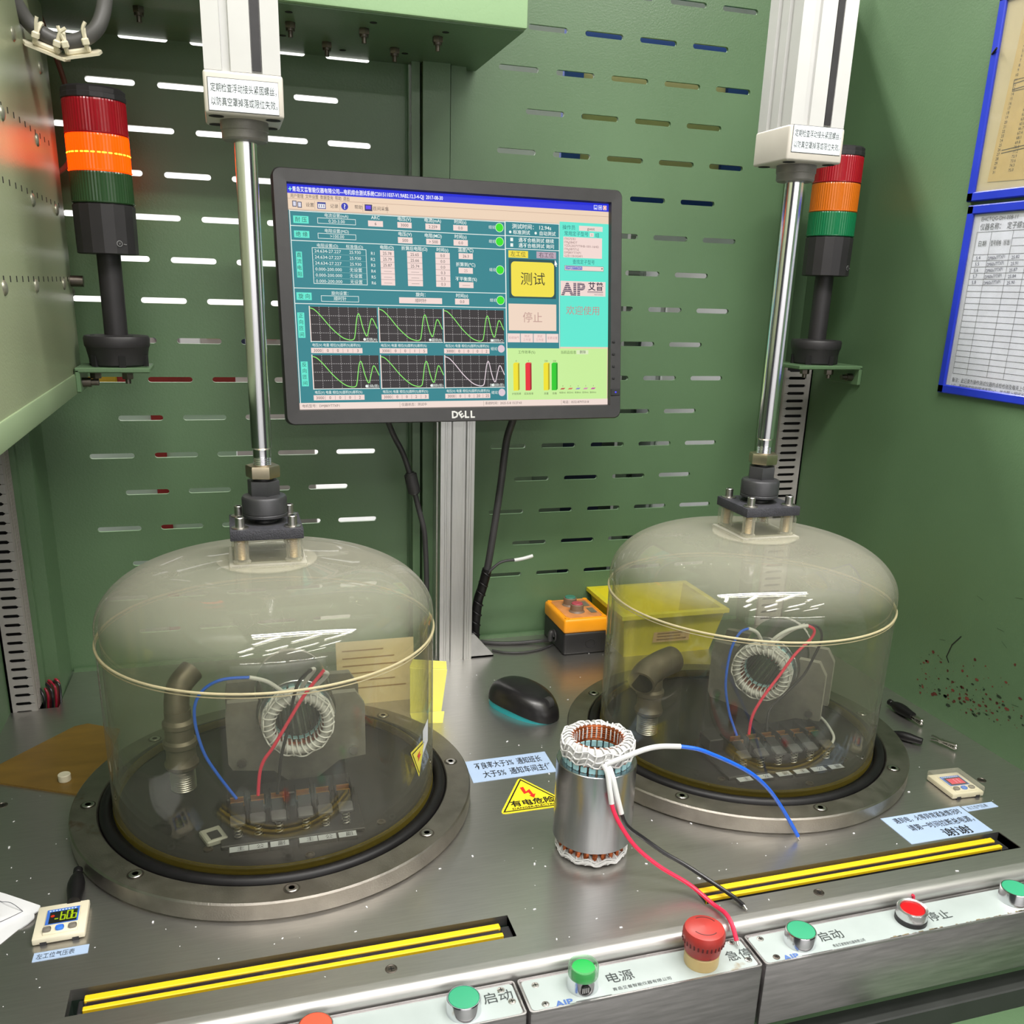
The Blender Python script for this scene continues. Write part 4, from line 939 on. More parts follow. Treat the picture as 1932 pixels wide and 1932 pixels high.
t = thing('storage_bin', 'open yellow plastic bin behind the right dome, against the back wall', 'bin', (3.05, 6.1, 0))
def bin_mesh():
    m = MB(); a = (2.71, 3.42, 5.80, 6.33); tp = (2.655, 3.475, 5.72, 6.385); H = .36; w = .022
    def loop(q, z, d=0): return [(q[0]+d, q[2]+d, z), (q[1]-d, q[2]+d, z), (q[1]-d, q[3]-d, z), (q[0]+d, q[3]-d, z)]
    ls = [loop(a, 0), loop(tp, H-.03), loop(tp, H-.03, -.025), loop(tp, H, -.025), loop(tp, H, w), loop(a, .02, w)]
    vs = [p for l in ls for p in l]; fs = [(3, 2, 1, 0), (20, 21, 22, 23)]
    for k in range(5): fs += [(4*k+i, 4*k+(i+1) % 4, 4*k+4+(i+1) % 4, 4*k+4+i) for i in range(4)]
    m.add(vs, fs); return m
bin_mesh().build('bin_tub', BINY, t)
pr = Print(); pr.rect(0, 0, .30, .10, 'c9a878', 0)
for k in range(3): pr.line([(.03, .025+.025*k), (.27-.05*(k % 2), .025+.025*k)], .006, '8a6a48', 1)
pr.build('faded_label', t, (2.92, 5.768, .11), (1, 0, 0), (0, -.08/.33*.6, 1), eps=.003)

def mouse():
    t = thing('computer_mouse', 'black wireless mouse with a teal base lying on the bare steel', 'mouse', (1.72, 5.13, 0))
    T = Matrix.Translation((1.715, 5.125, 0)) @ Matrix.Rotation(math.radians(-152), 4, 'Z')
    def shell(z0, z1, sx, sy, dome, nx=40):
        vs = []; fs = []; lv = 10
        for i in range(lv+1):
            t_ = i/lv
            for k in range(nx):
                a = 2*PI*k/nx
                x = abs(cos(a))**.80*(1 if cos(a) > 0 else -1)*sx; y = abs(sin(a))**.85*(1 if sin(a) > 0 else -1)*sy*(1-.10*cos(a))
                s = cos(t_*PI/2)**.42 if dome else 1
                z = z0+(z1-z0)*(sin(t_*PI/2) if dome else t_)
                if dome: z -= (.030*(x*s/sx+.15)**2 if x*s > -.15*sx else .0)
                vs.append((y*max(s, .0), x*max(s, 0), z))
        for i in range(lv):
            for k in range(nx):
                j = (k+1) % nx; fs.append((i*nx+k, i*nx+j, (i+1)*nx+j, (i+1)*nx+k))
        fs.append(tuple(reversed(range(nx))))
        return vs, fs
    v, f = shell(.0, .045, .262, .150, False); m = MB().add(v, f, T=T); m.build('teal_base', pm('teal_plastic', (.02, .36, .40), .4), t)
    v, f = shell(.042, .172, .268, .155, True); MB().add(v, f, T=T).build('black_cover', pm('soft_black', (.012, .011, .012), .33, 0, var=.15, vs=120), t)
    s = MB().tube([(.150*cos(a), .02+.0*a, .118-.020*abs(cos(a))) for a in [PI*k/10 for k in range(11)]][:0] or [(-.118, .03, .128), (-.06, .035, .152), (0, .038, .157), (.06, .035, .152), (.118, .03, .128)], .0025, n=6, sub=4)
    s.v = [tuple(T @ Vector(p)) for p in s.v]; s.build('cover_seam', MATTE, t)
    w = MB().cyl((-.022, .205, .115), (.022, .205, .115), .038, 20, T=T).build('scroll_wheel', CABLE, t)
mouse()

def sticker(name, label, cat, o, u, v, w, h, base, draw, parent=None):
    """thin printed film on a surface: o is its lower left corner"""
    u = Vector(u).normalized(); v = Vector(v).normalized(); n = u.cross(v).normalized(); o = Vector(o)
    m = MB(); d = n*.0022
    c = [o, o+u*w, o+u*w+v*h, o+v*h]
    m.add([p for p in c]+[p+d for p in c], [(3, 2, 1, 0), (4, 5, 6, 7)]+[(i, (i+1) % 4, 4+(i+1) % 4, 4+i) for i in range(4)])
    s = m.build(name, base, origin=o, smooth=0); tag(s, label, cat)
    p = Print(); draw(p); p.build('lettering', s, o+d, u, v, eps=.0009)
    return s
BLUELAB = pm('pale_blue_label', (.40, .52, .72), .45, 0, var=.03)
def d1(p): p.text('不良率大于3%  通知班长', .245, .165, .078, '16181c', 0, w=.40, off=.01); p.text('大于5%  通知车间主任', .275, .066, .078, '16181c', 0, w=.405, off=.01)
sticker('notice_sticker', 'pale blue notice sticker between left ring and standing stator', 'sticker', (1.163, 4.300, 0), (1, .02, 0), (.03, 1, 0), .49, .236, BLUELAB, d1)
def d2(p): p.text('遇到电，火等异常紧急情况时', .262, .195, .052, '16181c', 0, w=.42, off=.008); p.text('请第一时间拉断总电源，', .285, .120, .056, '16181c', 0, w=.40, off=.008); p.text('谢谢', .315, .040, .074, '16181c', 0, w=.17, off=.012)
sticker('notice_sticker', 'pale blue emergency notice sticker behind the right light bar', 'sticker', (3.146, 3.196, 0), (1, 0, 0), (0, 1, 0), .503, .238, BLUELAB, d2)
sticker('gauge_sticker', 'small pale name strip stuck below the left vacuum gauge', 'sticker', (-.876, 3.385, 0), (1, .02, 0), (0, 1, 0), .203, .052, BLUELAB, lambda p: p.text('左工位气压表', .012, .024, .034, '2a3038', 0, al='l', w=.14))
sticker('gauge_sticker', 'small pale name strip stuck in front of the right vacuum gauge', 'sticker', (3.658, 3.378, 0), (1, 0, 0), (0, 1, 0), .203, .049, BLUELAB, lambda p: p.text('右工位气压表', .02, .024, .032, '4a5058', 0, al='l', w=.13))
# voltage warning triangle
tri = [(1.216, 3.958), (1.620, 3.958), (1.424, 4.298)]
def shrink(P, k, dz):
    cx = sum(p[0] for p in P)/3; cy = sum(p[1] for p in P)/3
    return [(cx+(p[0]-cx)*k, cy+(p[1]-cy)*k) for p in P]
def roundtri(P, r=.02):
    out = []
    for i in range(3):
        a, b, c = (Vector((*P[(i+k-1) % 3], 0)) for k in range(3))
        d0 = (a-b).normalized(); d1_ = (c-b).normalized()
        for k in range(5):
            q = k/4; out.append(tuple((b+d0*r*2*(1-q)**2+d1_*r*2*q**2)[:2]))
    return out
ts_ = MB().prism(roundtri(tri), 0, .0022).build('warning_triangle', pm('warning_yellow', (.90, .74, .03), .4, var=.03), origin=(1.43, 4.07, 0)); tag(ts_, 'yellow high-voltage warning triangle stuck on bench left of the stator', 'sticker')
p = Print()
A_, B_ = shrink(tri, .90, 0), shrink(tri, .83, 0)
for i in range(3): p.poly([A_[i], A_[(i+1) % 3], B_[(i+1) % 3], B_[i]], '16140c', 0)
p.text('有电危险', 1.420, 4.035, .062, '16140c', 1, w=.245, off=.02); p.text('DANGER:ELECTRIC', 1.420, 3.990, .022, '16140c', 1, w=.25, off=.012)
p.poly([(1.395, 4.185), (1.415, 4.190), (1.415, 4.140), (1.440, 4.160), (1.446, 4.105), (1.460, 4.110), (1.440, 4.070), (1.420, 4.098), (1.432, 4.102), (1.425, 4.130), (1.398, 4.118)], 'd8281c', 1)
p.build('warning_print', ts_, (0, 0, .0022), (1, 0, 0), (0, 1, 0), eps=.0009)

def gauge(c, ang, side):
    t = thing('vacuum_gauge', 'cream digital pressure gauge with a lime readout by the left edge of bench' if side == 'left' else 'cream digital pressure gauge under a clear lid with a red readout', 'gauge', (c[0], c[1], 0))
    T = Matrix.Translation((c[0], c[1], 0)) @ Matrix.Rotation(ang, 4, 'Z')
    m = MB().rbox(-.099, .099, -.109, .109, .006, .034, .006, 2, T=T)
    m.rbox(-.062, .070, -.092, .072, .030, .040, .006, 2, T=T)
    m.build('case', CREAM, t)
    q = MB(); q.box(-.07, -.045, -.111, -.10, 0, .016, T=T).box(.05, .075, -.111, -.10, 0, .016, T=T).box(-.085, .085, -.09, .09, 0, .01, T=T); q.build('mounting_clip', BLACK, t)
    pr = Print(); pr.rect(-.058, -.035, .066, .064, '3a6cc8', 0)
    for k in range(9): pr.rect(-.05+.012*k, .050, -.043+.012*k, .057, 'cfe0f4', 1)
    pr.rect(-.046, -.030, .060, .046, '101410', 1)
    o = T @ Vector((0, 0, .040)); u = T.to_3x3() @ Vector((1, 0, 0)); v = T.to_3x3() @ Vector((0, 1, 0))
    pr.build('display_face', t, o, u, v, eps=.0008)
    lc = Print()
    if side == 'left':
        lc.text('-', -.018, .004, .05, 'c8e818', 0, off=.02)
        seg = lambda x, d: [lc.line([(x+a, b), (x+c_, d_)], .0055, 'c8e818' if on else '3a4a18', 0) for (a, b, c_, d_), on in zip(((0, .04, .016, .04), (0, .04, 0, .018), (.016, .04, .016, .018), (0, .016, .016, .016), (0, .014, 0, -.012), (.016, .014, .016, -.012), (0, -.014, .016, -.014)), d)]
        seg(-.002, (0, 1, 0, 1, 1, 1, 1)); seg(.022, (1, 1, 1, 0, 1, 1, 1)); seg(.045-.004, (0, 1, 0, 1, 1, 1, 1))
        lc.disc(-.034, .018, .008, 'f03a14', 0, 12)
        lc.build('readout', t, o+Vector((0, 0, .0012)), u, v, eps=.0008, glow=.8)
    else:
        lc.rect(-.036, -.02, .052, .036, 'ff3a5a', 0); lc.rect(.0, -.012, .006, .028, 'ff9aa8', 1); lc.rect(.022, -.012, .028, .028, 'ff9aa8', 1)
        lc.build('readout', t, o+Vector((0, 0, .0012)), u, v, eps=.0008, glow=.9)
    for k, m_ in enumerate(('7a756c', '3a7ad8', '7a756c')):
        MB().rbox(-.062+.048*k, -.030+.048*k, -.082, -.052, .038, .047, .010, 2, T=T).build('gauge_button', pm('button_'+('blue' if k == 1 else 'grey'), m_, .45), t)
    if side == 'right':
        MB().rbox(-.101, .101, -.111, .111, .010, .064, .007, 2, T=T).build('clear_lid', clear_mat('lid_acrylic', (.96, .96, .92), .10, (.80, .76, .66), .05), t)
gauge((-.795, 3.590), .03, 'left'); gauge((3.765, 3.598), -.06, 'right')

def clip(name, label, p, d, L, tip=True, boot=True, s=1.0):
    """crocodile clip: rubber boot and metal jaws; p is its rear end, d its heading on the bench"""
    t = thing(name, label, 'clip', (p[0], p[1], 0))
    T = Matrix.Translation((p[0], p[1], 0)) @ Matrix.Rotation(math.atan2(d[1], d[0]), 4, 'Z')
    RX = T @ Matrix.Translation((0, 0, .036*s)) @ Matrix.Rotation(PI/2, 4, 'Y')
    if boot:
        MB().lathe([(.015*s, 0), (.020*s, .004), (.020*s, L*.12), (.017*s, L*.14), (.030*s, L*.30), (.036*s, L*.45), (.036*s, L*.62), (.028*s, L*.88), (.026*s, L), (0, L)], n=20, T=RX).build('rubber_boot', RUBBER, t)
    if tip:
        a = L if boot else 0
        for sg in (1, -1):
            J = T @ Matrix.Translation((a, 0, .034*s)) @ Matrix.Rotation(-sg*.10, 4, 'Y')
            m = MB().box(-.01, .085*s, -.014*s, .014*s, (.003 if sg > 0 else -.011)*s, (.011 if sg > 0 else -.003)*s, T=J)
            for k in range(4): m.box(.03*s+k*.013*s, .037*s+k*.013*s, -.012*s, .012*s, (-.002 if sg > 0 else -.002)*s, .004*s, T=J)
            m.ball((.082*s, 0, 0), .012*s, 10, T=J)
            m.build('jaw', BOLT, t)
        if not boot:
            MB().cyl(T @ Vector((-.02*s, -.02*s, .034*s)), T @ Vector((-.02*s, .02*s, .034*s)), .012*s, 12).build('hinge_pin', BOLT, t)
            for sg in (1, -1): MB().box(-.09*s, .0, -.012*s, .012*s, -.003, .003, T=T @ Matrix.Translation((0, 0, .034*s)) @ Matrix.Rotation(sg*.16, 4, 'Y')).build('finger_grip', BOLT, t)
clip('test_clip', 'black rubber-booted clip lying between left gauge and left ring', (-.775, 3.935), (.06, -1), .245, tip=False)
clip('test_clip', 'black rubber-booted clip with bare tip lying right of the right ring by the wall', (4.115, 4.60), (.01, -1), .23)
clip('test_clip', 'short glossy black clip boot lying against the right ring', (3.825, 4.235), (.42, -.60), .20, tip=False, s=.8)
clip('bare_clip', 'bare metal crocodile clip lying alone near the right wall', (4.068, 4.03), (.35, -.90), .2, boot=False, s=.9)

# brown insulating sheet with a white plug, at the left end
t_ = MB().prism([(-1.395, 5.02), (-1.36, 4.93), (-.78, 4.62), (-.74, 5.40), (-.93, 5.52), (-1.00, 5.50)], 0, .010).build('insulating_sheet', pm('brown_phenolic', (.20, .115, .022), .35, 0, var=.18, vs=14, stretch=(1, 4, 1)), origin=(-1.0, 5.0, 0)); tag(t_, 'brown plastic sheet lying partly under the left steel ring', 'sheet')
t = thing('plastic_plug', 'short white plastic plug standing on the brown sheet', 'plug', (-.960, 4.835, .010))
MB().lathe([(.030, .010), (.032, .013), (.032, .046), (.029, .049), (0, .049)], c=(-.960, 4.835, 0), n=28).build('plug_body', CREAM, t)

def paper():
    t = thing('crumpled_paper', 'creased white form with a ruled box lying at the left edge of the bench', 'paper', (-1.05, 3.65, 0))
    P = [(-1.36, 3.93), (-1.16, 3.925), (-1.06, 3.875), (-.90, 3.735), (-.902, 3.70), (-.917, 3.69), (-.91, 3.655), (-.93, 3.625), (-.965, 3.605), (-1.02, 3.52), (-1.06, 3.47), (-1.36, 3.33)]
    c = (-1.12, 3.68); rd = random.Random(4); N = 9; vs = []; fs = []
    hgt = lambda x, y: .018+.016*sin(9*x+4*y)+.012*sin(23*x-17*y+1)+.02*max(0, (-1.1-x))*2
    for i in range(N+1):
        for (x, y) in P:
            k = i/N; X, Y_ = c[0]+(x-c[0])*k, c[1]+(y-c[1])*k; vs.append((X, Y_, max(.002, hgt(X, Y_))))
    n = len(P)
    for i in range(N): fs += [(i*n+q, i*n+(q+1) % n, (i+1)*n+(q+1) % n, (i+1)*n+q) for q in range(n)]
    fs = fs[n:]+[tuple(n+q for q in range(n))]
    lo = len(vs); m = MB().add(vs+[(x, y, z-.004) for x, y, z in vs], fs+[tuple(lo+i for i in reversed(f)) for f in fs]); m.build('paper_leaf', WHITE, t)
    l = MB()
    def rule(pts):
        pp = []
        for (a, b), (c_, d) in zip(pts, pts[1:]):
            for k in range(8): pp.append((a+(c_-a)*k/8, b+(d-b)*k/8))
        l.tube([(x, y, max(.002, hgt(x, y))+.0012) for x, y in pp], .0014, n=5, sub=1)
    rule([(-1.28, 3.89), (-1.10, 3.85), (-.965, 3.715), (-1.05, 3.66), (-1.2, 3.585), (-1.30, 3.52)]); rule([(-1.11, 3.86), (-1.13, 3.80), (-1.17, 3.75)])
    l.build('ruled_lines', pm('pencil_grey', (.10, .10, .12), .6), t, stuff=True)
paper()

t = thing('yellow_card', 'folded bright yellow card standing behind the left dome', 'card', (1.12, 5.25, 0))
YC = pm('yellow_card_stock', (.85, .80, .18), .6, var=.02)
m = MB(); m.prism([(0, 0), (.20, 0), (.235, .285), (.0, .31)], -.004, .004, T=Matrix.Translation((.99, 5.24, 0)) @ Matrix.Rotation(-.10, 4, 'Z') @ XZ); m.build('upright_leaf', YC, t)
MB().prism([(.985, 5.22), (1.205, 5.20), (1.16, 5.05), (.98, 5.08)], 0, .005).build('flat_leaf', YC, t)
MB().prism([(.235, .285), (.0, .31), (.02, .36), (.232, .335)], -.004, .004, T=Matrix.Translation((.99, 5.252, 0)) @ Matrix.Rotation(-.10, 4, 'Z') @ XZ).build('folded_edge', YC, t)
t = thing('instruction_sheet', 'tan printed sheet leaning on the post behind the left dome', 'paper', (.78, 5.45, 0))
Q = Matrix.Translation((.56, 5.44, 0)) @ Matrix.Rotation(-.12, 4, 'X')
MB().box(0, .50, -.003, .003, 0, .42, T=Q).build('tan_leaf', pm('tan_paper', (.62, .50, .28), .7, var=.06), t)
pr = Print()
for k in range(6): pr.line([(.04, .36-.05*k), (.30+.14*((k*7) % 3)/2, .36-.05*k)], .008, '9a7a50', 0)
pr.build('printed_lines', t, Q @ Vector((0, -.0035, 0)), Q.to_3x3() @ Vector((1, 0, 0)), Q.to_3x3() @ Vector((0, 0, 1)), eps=.001)
MB().box(.0, .50, .003, .30, 0, .006, T=Matrix.Translation((.56, 5.44, 0))).build('sheet_foot', pm('tan_paper', (.62, .50, .28)), t)

# red wires in the notch by the left trunking
t = thing('wire_harness', 'bundle of red wires rising through the notch at the back left corner', 'wires', (-1.19, 5.95, -.2))
for k in range(7):
    x = -1.235+.016*k; y = 5.90+.035*(k % 3)
    MB().tube([(x-.02, y, -.25), (x, y, -.05), (x+.012, y-.02, .05+.012*k), (x-.035, y+.05, .12)], .0085, n=8, sub=5).build('red_lead' if k % 3 else 'black_lead', pm('dull_red_wire', (.45, .02, .05), .4) if k % 3 else W_BLACK, t)

# ------------------------------------------------------------------ signal towers
GREENL = pm('green_lens', (.022, .062, .022), .25, 0, var=.2, vs=8, stretch=(1, 1, .1))
GREENL2 = pm('green_lens_bright', (.006, .15, .055), .22, 0, var=.1, vs=8, stretch=(1, 1, .1))
REDL = pm('red_lens', (.30, .004, .012), .22, 0, var=.15, vs=8, stretch=(1, 1, .1))
AMBERL = pm('amber_lens', (.55, .13, .006), .22, 0, var=.12, vs=8, stretch=(1, 1, .1))
AMBERON = pm('amber_lens_lit', (.50, .05, .0), .25, 0, var=.1, vs=8, emit=(1.0, .034, .0), es=3.2)
LEDON = pm('amber_led', (.9, .6, .1), .3, 0, var=0, emit=(1.0, .45, .02), es=3.0)
def fluted(r, z0, z1, c, n=120, d=.0022):
    m = MB(); vs = []; fs = []
    for z, k in ((z0, .985), (z0+.008, 1), (z1-.008, 1), (z1, .985)):
        for i in range(n):
            rr = (r-(d if i % 2 else 0))*k; a = 2*PI*i/n; vs.append((c[0]+rr*cos(a), c[1]+rr*sin(a), z))
    for q in range(3): fs += [(q*n+i, q*n+(i+1) % n, (q+1)*n+(i+1) % n, (q+1)*n+i) for i in range(n)]
    fs += [tuple(reversed(range(n))), tuple(range(3*n, 4*n))]
    return m.add(vs, fs)
def tower(c, zb, lit, label, bracket):
    t = thing('signal_tower', label, 'signal light', (c[0], c[1], zb), 'three-colour signal towers')
    cc = (c[0], c[1], 0); z = zb
    BT = pm('tower_black', (.022, .020, .022), .5, 0, var=.1, vs=60, bump=.04, bs=800)
    b = MB().lathe([(.140, z), (.150, z+.01), (.166, z+.10), (.169, z+.104), (.172, z+.11), (.175, z+.15), (.168, z+.165), (.06, z+.170)], c=cc, n=56).build('tower_base', BT, t)
    for k in range(6):
        a = math.radians(-90+60*k+12); Q = Matrix.Translation(cc) @ Matrix.Rotation(a, 4, 'Z')
        MB().box(.140, .1625, -.018, .018, z+.0, z+.062, T=Q).build('base_notch', MATTE, b)
        if k % 2 == 0: MB().lathe([(.020, z+.1665), (.020, z+.1675), (0, z+.1675)], c=(c[0]+.118*cos(a+.5), c[1]+.118*sin(a+.5), 0), n=16).build('screw_well', MATTE, b)
    MB().lathe([(.062, z+.165), (.062, z+.60)], c=cc, n=36).build('pole', BT, t)
    f0 = z+.595
    m = MB().lathe([(.148, f0), (.157, f0+.004), (.159, f0+.245), (.150, f0+.255)], c=cc, n=16).build('black_module', BT, t, smooth=10)
    pr = Print(); pr.disc(0, 0, .016, '8a8a8a', 0, 16); pr.disc(0, 0, .0125, '161416', 1, 16); pr.text('V', 0, 0, .018, '8a8a8a', 2)
    pr.text('~', .03, 0, .03, '8a8a8a', 0)
    a = math.radians(-62); pr.build('module_mark', m, (c[0]+.1585*cos(a), c[1]+.1585*sin(a), f0+.055), (-sin(a), cos(a), 0), (0, 0, 1), eps=.0012)
    zz = f0+.255
    for nm, h, mt in (('green_lens', .155, GREENL if lit else GREENL2), ('amber_lens', .180, AMBERON if lit else AMBERL), ('red_lens', .165, REDL)):
        l = fluted(.157, zz, zz+h, c).build(nm, mt, t, smooth=12)
        MB().torus((c[0], c[1], zz+.006), .1575, .003, 48, 6).build('lens_rim', mt, l)
        if lit and nm == 'amber_lens':
            for k in range(34):
                an = 2*PI*k/34
                MB().rbox(.1535, .1590, -.0125+.003*(k % 3), .0125, zz+.085, zz+.093, .003, 1, T=Matrix.Translation(cc) @ Matrix.Rotation(an, 4, 'Z')).build('led', LEDON, l)
        zz += h
    MB().lathe([(.156, zz), (.160, zz+.004), (.160, zz+.026), (.157, zz+.030), (.158, zz+.050), (.148, zz+.060), (.0, zz+.063)], c=cc, n=16).build('top_cap', BT, t, smooth=20)
    x0, x1, y0, y1 = bracket
    br = thing('tower_bracket', 'green steel bracket carrying the lit signal tower' if lit else 'green steel bracket carrying the unlit signal tower', 'bracket', ((x0+x1)/2, (y0+y1)/2, z-.03), 'signal tower brackets')
    MB().rbox(x0, x1, y0, y1, z-.028, z, .006, 1).build('shelf', GREEN, br)
    lx = x0 if lit else x1-.026
    MB().rbox(lx, lx+.026, y0, y1, z-.135, z-.01, .006, 1).build('flange', GREEN, br)
    for (x, y) in ((c[0]+.05, y0+.06), (c[0]-.12, y0+.1)):
        MB().addbm(hexprof(.032, z-.065, z-.028, (x, y), .004)).cyl((x, y, z-.09), (x, y, z-.06), .015, 12).build('hex_nut', DARKBOLT, br)
    sx = 1 if lit else -1; fx = lx+.026 if lit else lx
    MB().cyl((fx, y0+.08, z-.085), (fx+sx*.045, y0+.08, z-.085), .026, 14).cyl((fx+sx*.045, y0+.08, z-.085), (fx+sx*.085, y0+.08, z-.085), .018, 14).build('flange_bolt', DARKBOLT, br)
tower((-.580, 5.75), 2.110, True, 'signal tower with its amber lens lit, on the pale green cabinet side', (-.795, -.405, 5.58, 5.90))
tower((4.030, 5.80), 2.148, False, 'unlit signal tower behind the right cylinder, on the right wall', (3.80, 4.315, 5.62, 5.97))

# ------------------------------------------------------------------ cabinets and box overhead
t = thing('wall_cabinet', 'pale green riveted steel cabinet hanging on the left wall', 'cabinet', (-1.1, 4.3, 1.97))
MB().rbox(-1.404, -.80, 2.2, 5.90, 1.985, 4.74, .012, 2).build('cabinet_body', OLIVE, t)
MB().rbox(-1.404, -.792, 2.2, 5.905, 1.965, 2.075, .010, 2).build('bottom_rail', pm('rail_green_enamel', (.25, .33, .19), .35, 0, var=.06, vs=5), t)
for (y, z) in ((4.959, 3.583), (5.606, 3.573), (4.495, 3.203), (5.274, 3.203), (4.954, 2.913), (5.621, 2.914), (4.112, 2.537), (4.786, 2.539), (5.59, 2.544), (4.10, 2.913), (3.95, 3.583)):
    MB().ball((-.80, y, z), .030, 16, sc=(.45, 1, 1)).build('dome_rivet', pm('rivet_steel', (.34, .33, .26), .38, .7), t)
hh = MB()
for z, a, b in ((3.203, 4.5, 5.7), (2.913, 4.1, 5.8), (2.54, 4.0, 5.8)):
    y = a
    while y < b:
        hh.box(-.8012, -.7990, y-.008, y+.008, z-.012+.03, z+.012+.03); y += .125
hh.build('vent_perforations', MATTE, t, stuff=True)
for z in (2.52, 2.60): MB().cyl((-.83, 5.90, z-.02), (-.83, 5.97, z-.02), .032, 16).build('rear_bolt', DARKBOLT, t) if z < 2.55 else None
MB().cyl((-.80, 5.86, 2.56), (-.735, 5.86, 2.56), .030, 16).build('side_bolt', DARKBOLT, t)

t = thing('overhead_housing', 'bright green steel housing overhead between back wall and cylinders', 'housing', (.45, 5.9, 3.93))
MB().rbox(-.86, 1.660, 5.33, 6.40, 3.925, 4.74, .010, 2).build('housing_shell', PALEGREEN, t)
MB().box(-.85, 1.65, 5.36, 6.395, 3.918, 3.925).build('underside_plate', GREEN, t)
for (x, y) in ((-.32, 5.72), (.44, 5.70), (.83, 5.66), (.67, 6.05), (1.06, 6.02), (1.24, 5.66)):
    b = MB().cyl((x, y, 3.92), (x, y, 3.875), .024, 14).addbm(hexprof(.030, 3.888, 3.918, (x, y), .003)); b.cyl((x, y, 3.88), (x, y, 3.845), .013, 10)
    b.build('hanging_bolt', DARKBOLT, t)
for (x, y) in ((.42, 5.50), (.86, 5.52), (1.26, 5.55), (.42, 6.0), (1.14, 6.12), (.78, 6.2)):
    MB().lathe([(.020, 3.9165), (.020, 3.918), (0, 3.918)], c=(x, y, 0), n=12).build('underside_hole', MATTE, t)

cb = cable('power_cable', 'thick grey cable looping down from overhead at the top left corner', [(-.90, 5.0, 4.05), (-.835, 5.1, 3.83), (-.775, 5.18, 3.695), (-.695, 5.2, 3.635), (-.617, 5.2, 3.618), (-.536, 5.2, 3.643), (-.475, 5.21, 3.70), (-.442, 5.25, 3.80), (-.43, 5.34, 3.95)], .034, pm('grey_cable', (.075, .072, .070), .5, var=.12))
def tie_mount(x, y, z, ang, label):
    t = thing('tie_mount', label, 'cable tie', (x, y, z), 'cable tie mounts on the thick cable')
    T = Matrix.Translation((x, y, z)) @ Matrix.Rotation(ang, 4, 'Y') @ Matrix.Rotation(.35, 4, 'X')
    m = MB().prism([(-.085, -.045), (.085, -.055), (.10, .0), (.085, .05), (-.085, .055), (-.11, .01)], -.012, .0, T=T); m.rbox(-.055, .055, -.030, .030, 0, .022, .006, 1, T=T); m.build('mount_pad', CREAM, t)
    for k in (-1, 1):
        MB().tube([T @ Vector((k*.045+.006*sin(q), .044*cos(q), .050+.044*sin(q))) for q in [2*PI*i/10 for i in range(10)]], .0105, n=6, sub=3, closed=True).build('tie_strap', CREAM, t)
        MB().rbox(k*.045-.016, k*.045+.016, -.066, -.040, .035, .065, .005, 1, T=T).build('tie_head', CREAM, t)
        MB().tube([T @ Vector((k*.045, -.05, .06)), T @ Vector((k*.05, -.052, .10)), T @ Vector((k*.06+.01, -.05, .125))], .008, n=6, sub=3).build('tie_tail', CREAM, t)
tie_mount(-.700, 5.20, 3.582, .30, 'left of two yellowed tie mounts strapped under the thick cable')
tie_mount(-.565, 5.20, 3.578, -.22, 'right of two yellowed tie mounts strapped under the thick cable')
o = MB().tube([(-.84, 5.955, 3.95), (-.80, 5.955, 3.80), (-.755, 5.95, 3.66), (-.722, 5.95, 3.50), (-.712, 5.95, 3.36), (-.728, 5.955, 3.24), (-.775, 5.96, 3.16), (-.83, 5.965, 3.12)], .014, n=8, sub=6).build('tower_wire', pm('brown_wire', (.16, .055, .035), .45)); tag(o, 'brown wire looping out behind the cabinet edge above the lit tower', 'cable')

# ------------------------------------------------------------------ slotted wiring trunking
def trunking(x0, x1, y, depth, z0, z1, cover, label):
    """cover: -1 or +1, the side its snap-on lid faces"""
    t = thing('wiring_trunking', label, 'wiring duct', ((x0+x1)/2, y+depth/2, z0), 'slotted grey wiring ducts')
    w = x1-x0; sol = w*.22; th = .012
    a0, a1 = (x0, x0+sol) if cover > 0 else (x1-sol, x1)
    MB().box(a0, a1, y, y+th, z0, z1).build('front_strip', DUCT, t)
    f0, f1 = (a1, x1-.012) if cover > 0 else (x0+.012, a0)
    z = z0+.006; k = 0
    mesh = None
    while z < z1-.04:
        if mesh is None:
            q = MB(); e = f1 if cover > 0 else f0
            fin = [(f0, 0), (f1, 0), (f1, .035), (f0, .035)]
            if cover > 0: fin = [(f0, -.004), (f0+.01, .0), (f1-.03, 0), (f1-.018, -.010), (f1, -.010), (f1, .045), (f1-.018, .045), (f1-.03, .035), (f0+.01, .035), (f0, .039)]
            else: fin = [(2*((f0+f1)/2)-a, b) for a, b in [(f0, -.004), (f0+.01, .0), (f1-.03, 0), (f1-.018, -.010), (f1, -.010), (f1, .045), (f1-.018, .045), (f1-.03, .035), (f0+.01, .035), (f0, .039)]]
            q.prism(fin, -y-th, -y, T=Matrix.Translation((0, 0, z)) @ XZ)
            o = q.build('finger', DUCT, t, origin=(0, y, z)); mesh = o.data; zf = z
        else:
            o = bpy.data.objects.new('finger', mesh); COL.objects.link(o); o.parent = t; o['_o'] = (0, y, z)
            o.location = (Vector((0, y, z))-Vector(t['_o']))*S
        z += .0575; k += 1
    MB().box(x0+.006, x1-.006, y+.03, y+.04, z0, z1).build('inside_shade', MATTE, t)  # black sheet put in as the shade behind the fingers
    cx0, cx1 = (x1-.012, x1) if cover > 0 else (x0, x0+.012)
    m = MB().box(cx0, cx1, y, y+depth, z0, z1)
    for yy in (.25, .45, .65, .85):
        xx = cx1 if cover > 0 else cx0
        m.box(xx-.004, xx+.004, y+depth*yy-.006, y+depth*yy+.006, z0, z1)
    m.build('cover_lid', DUCT_D, t)
    bx0, bx1 = (x0, x0+.012) if cover > 0 else (x1-.012, x1)
    MB().box(bx0, bx1, y, y+depth, z0, z1).box(x0, x1, y+depth-.01, y+depth, z0, z1).build('duct_back', DUCT, t)
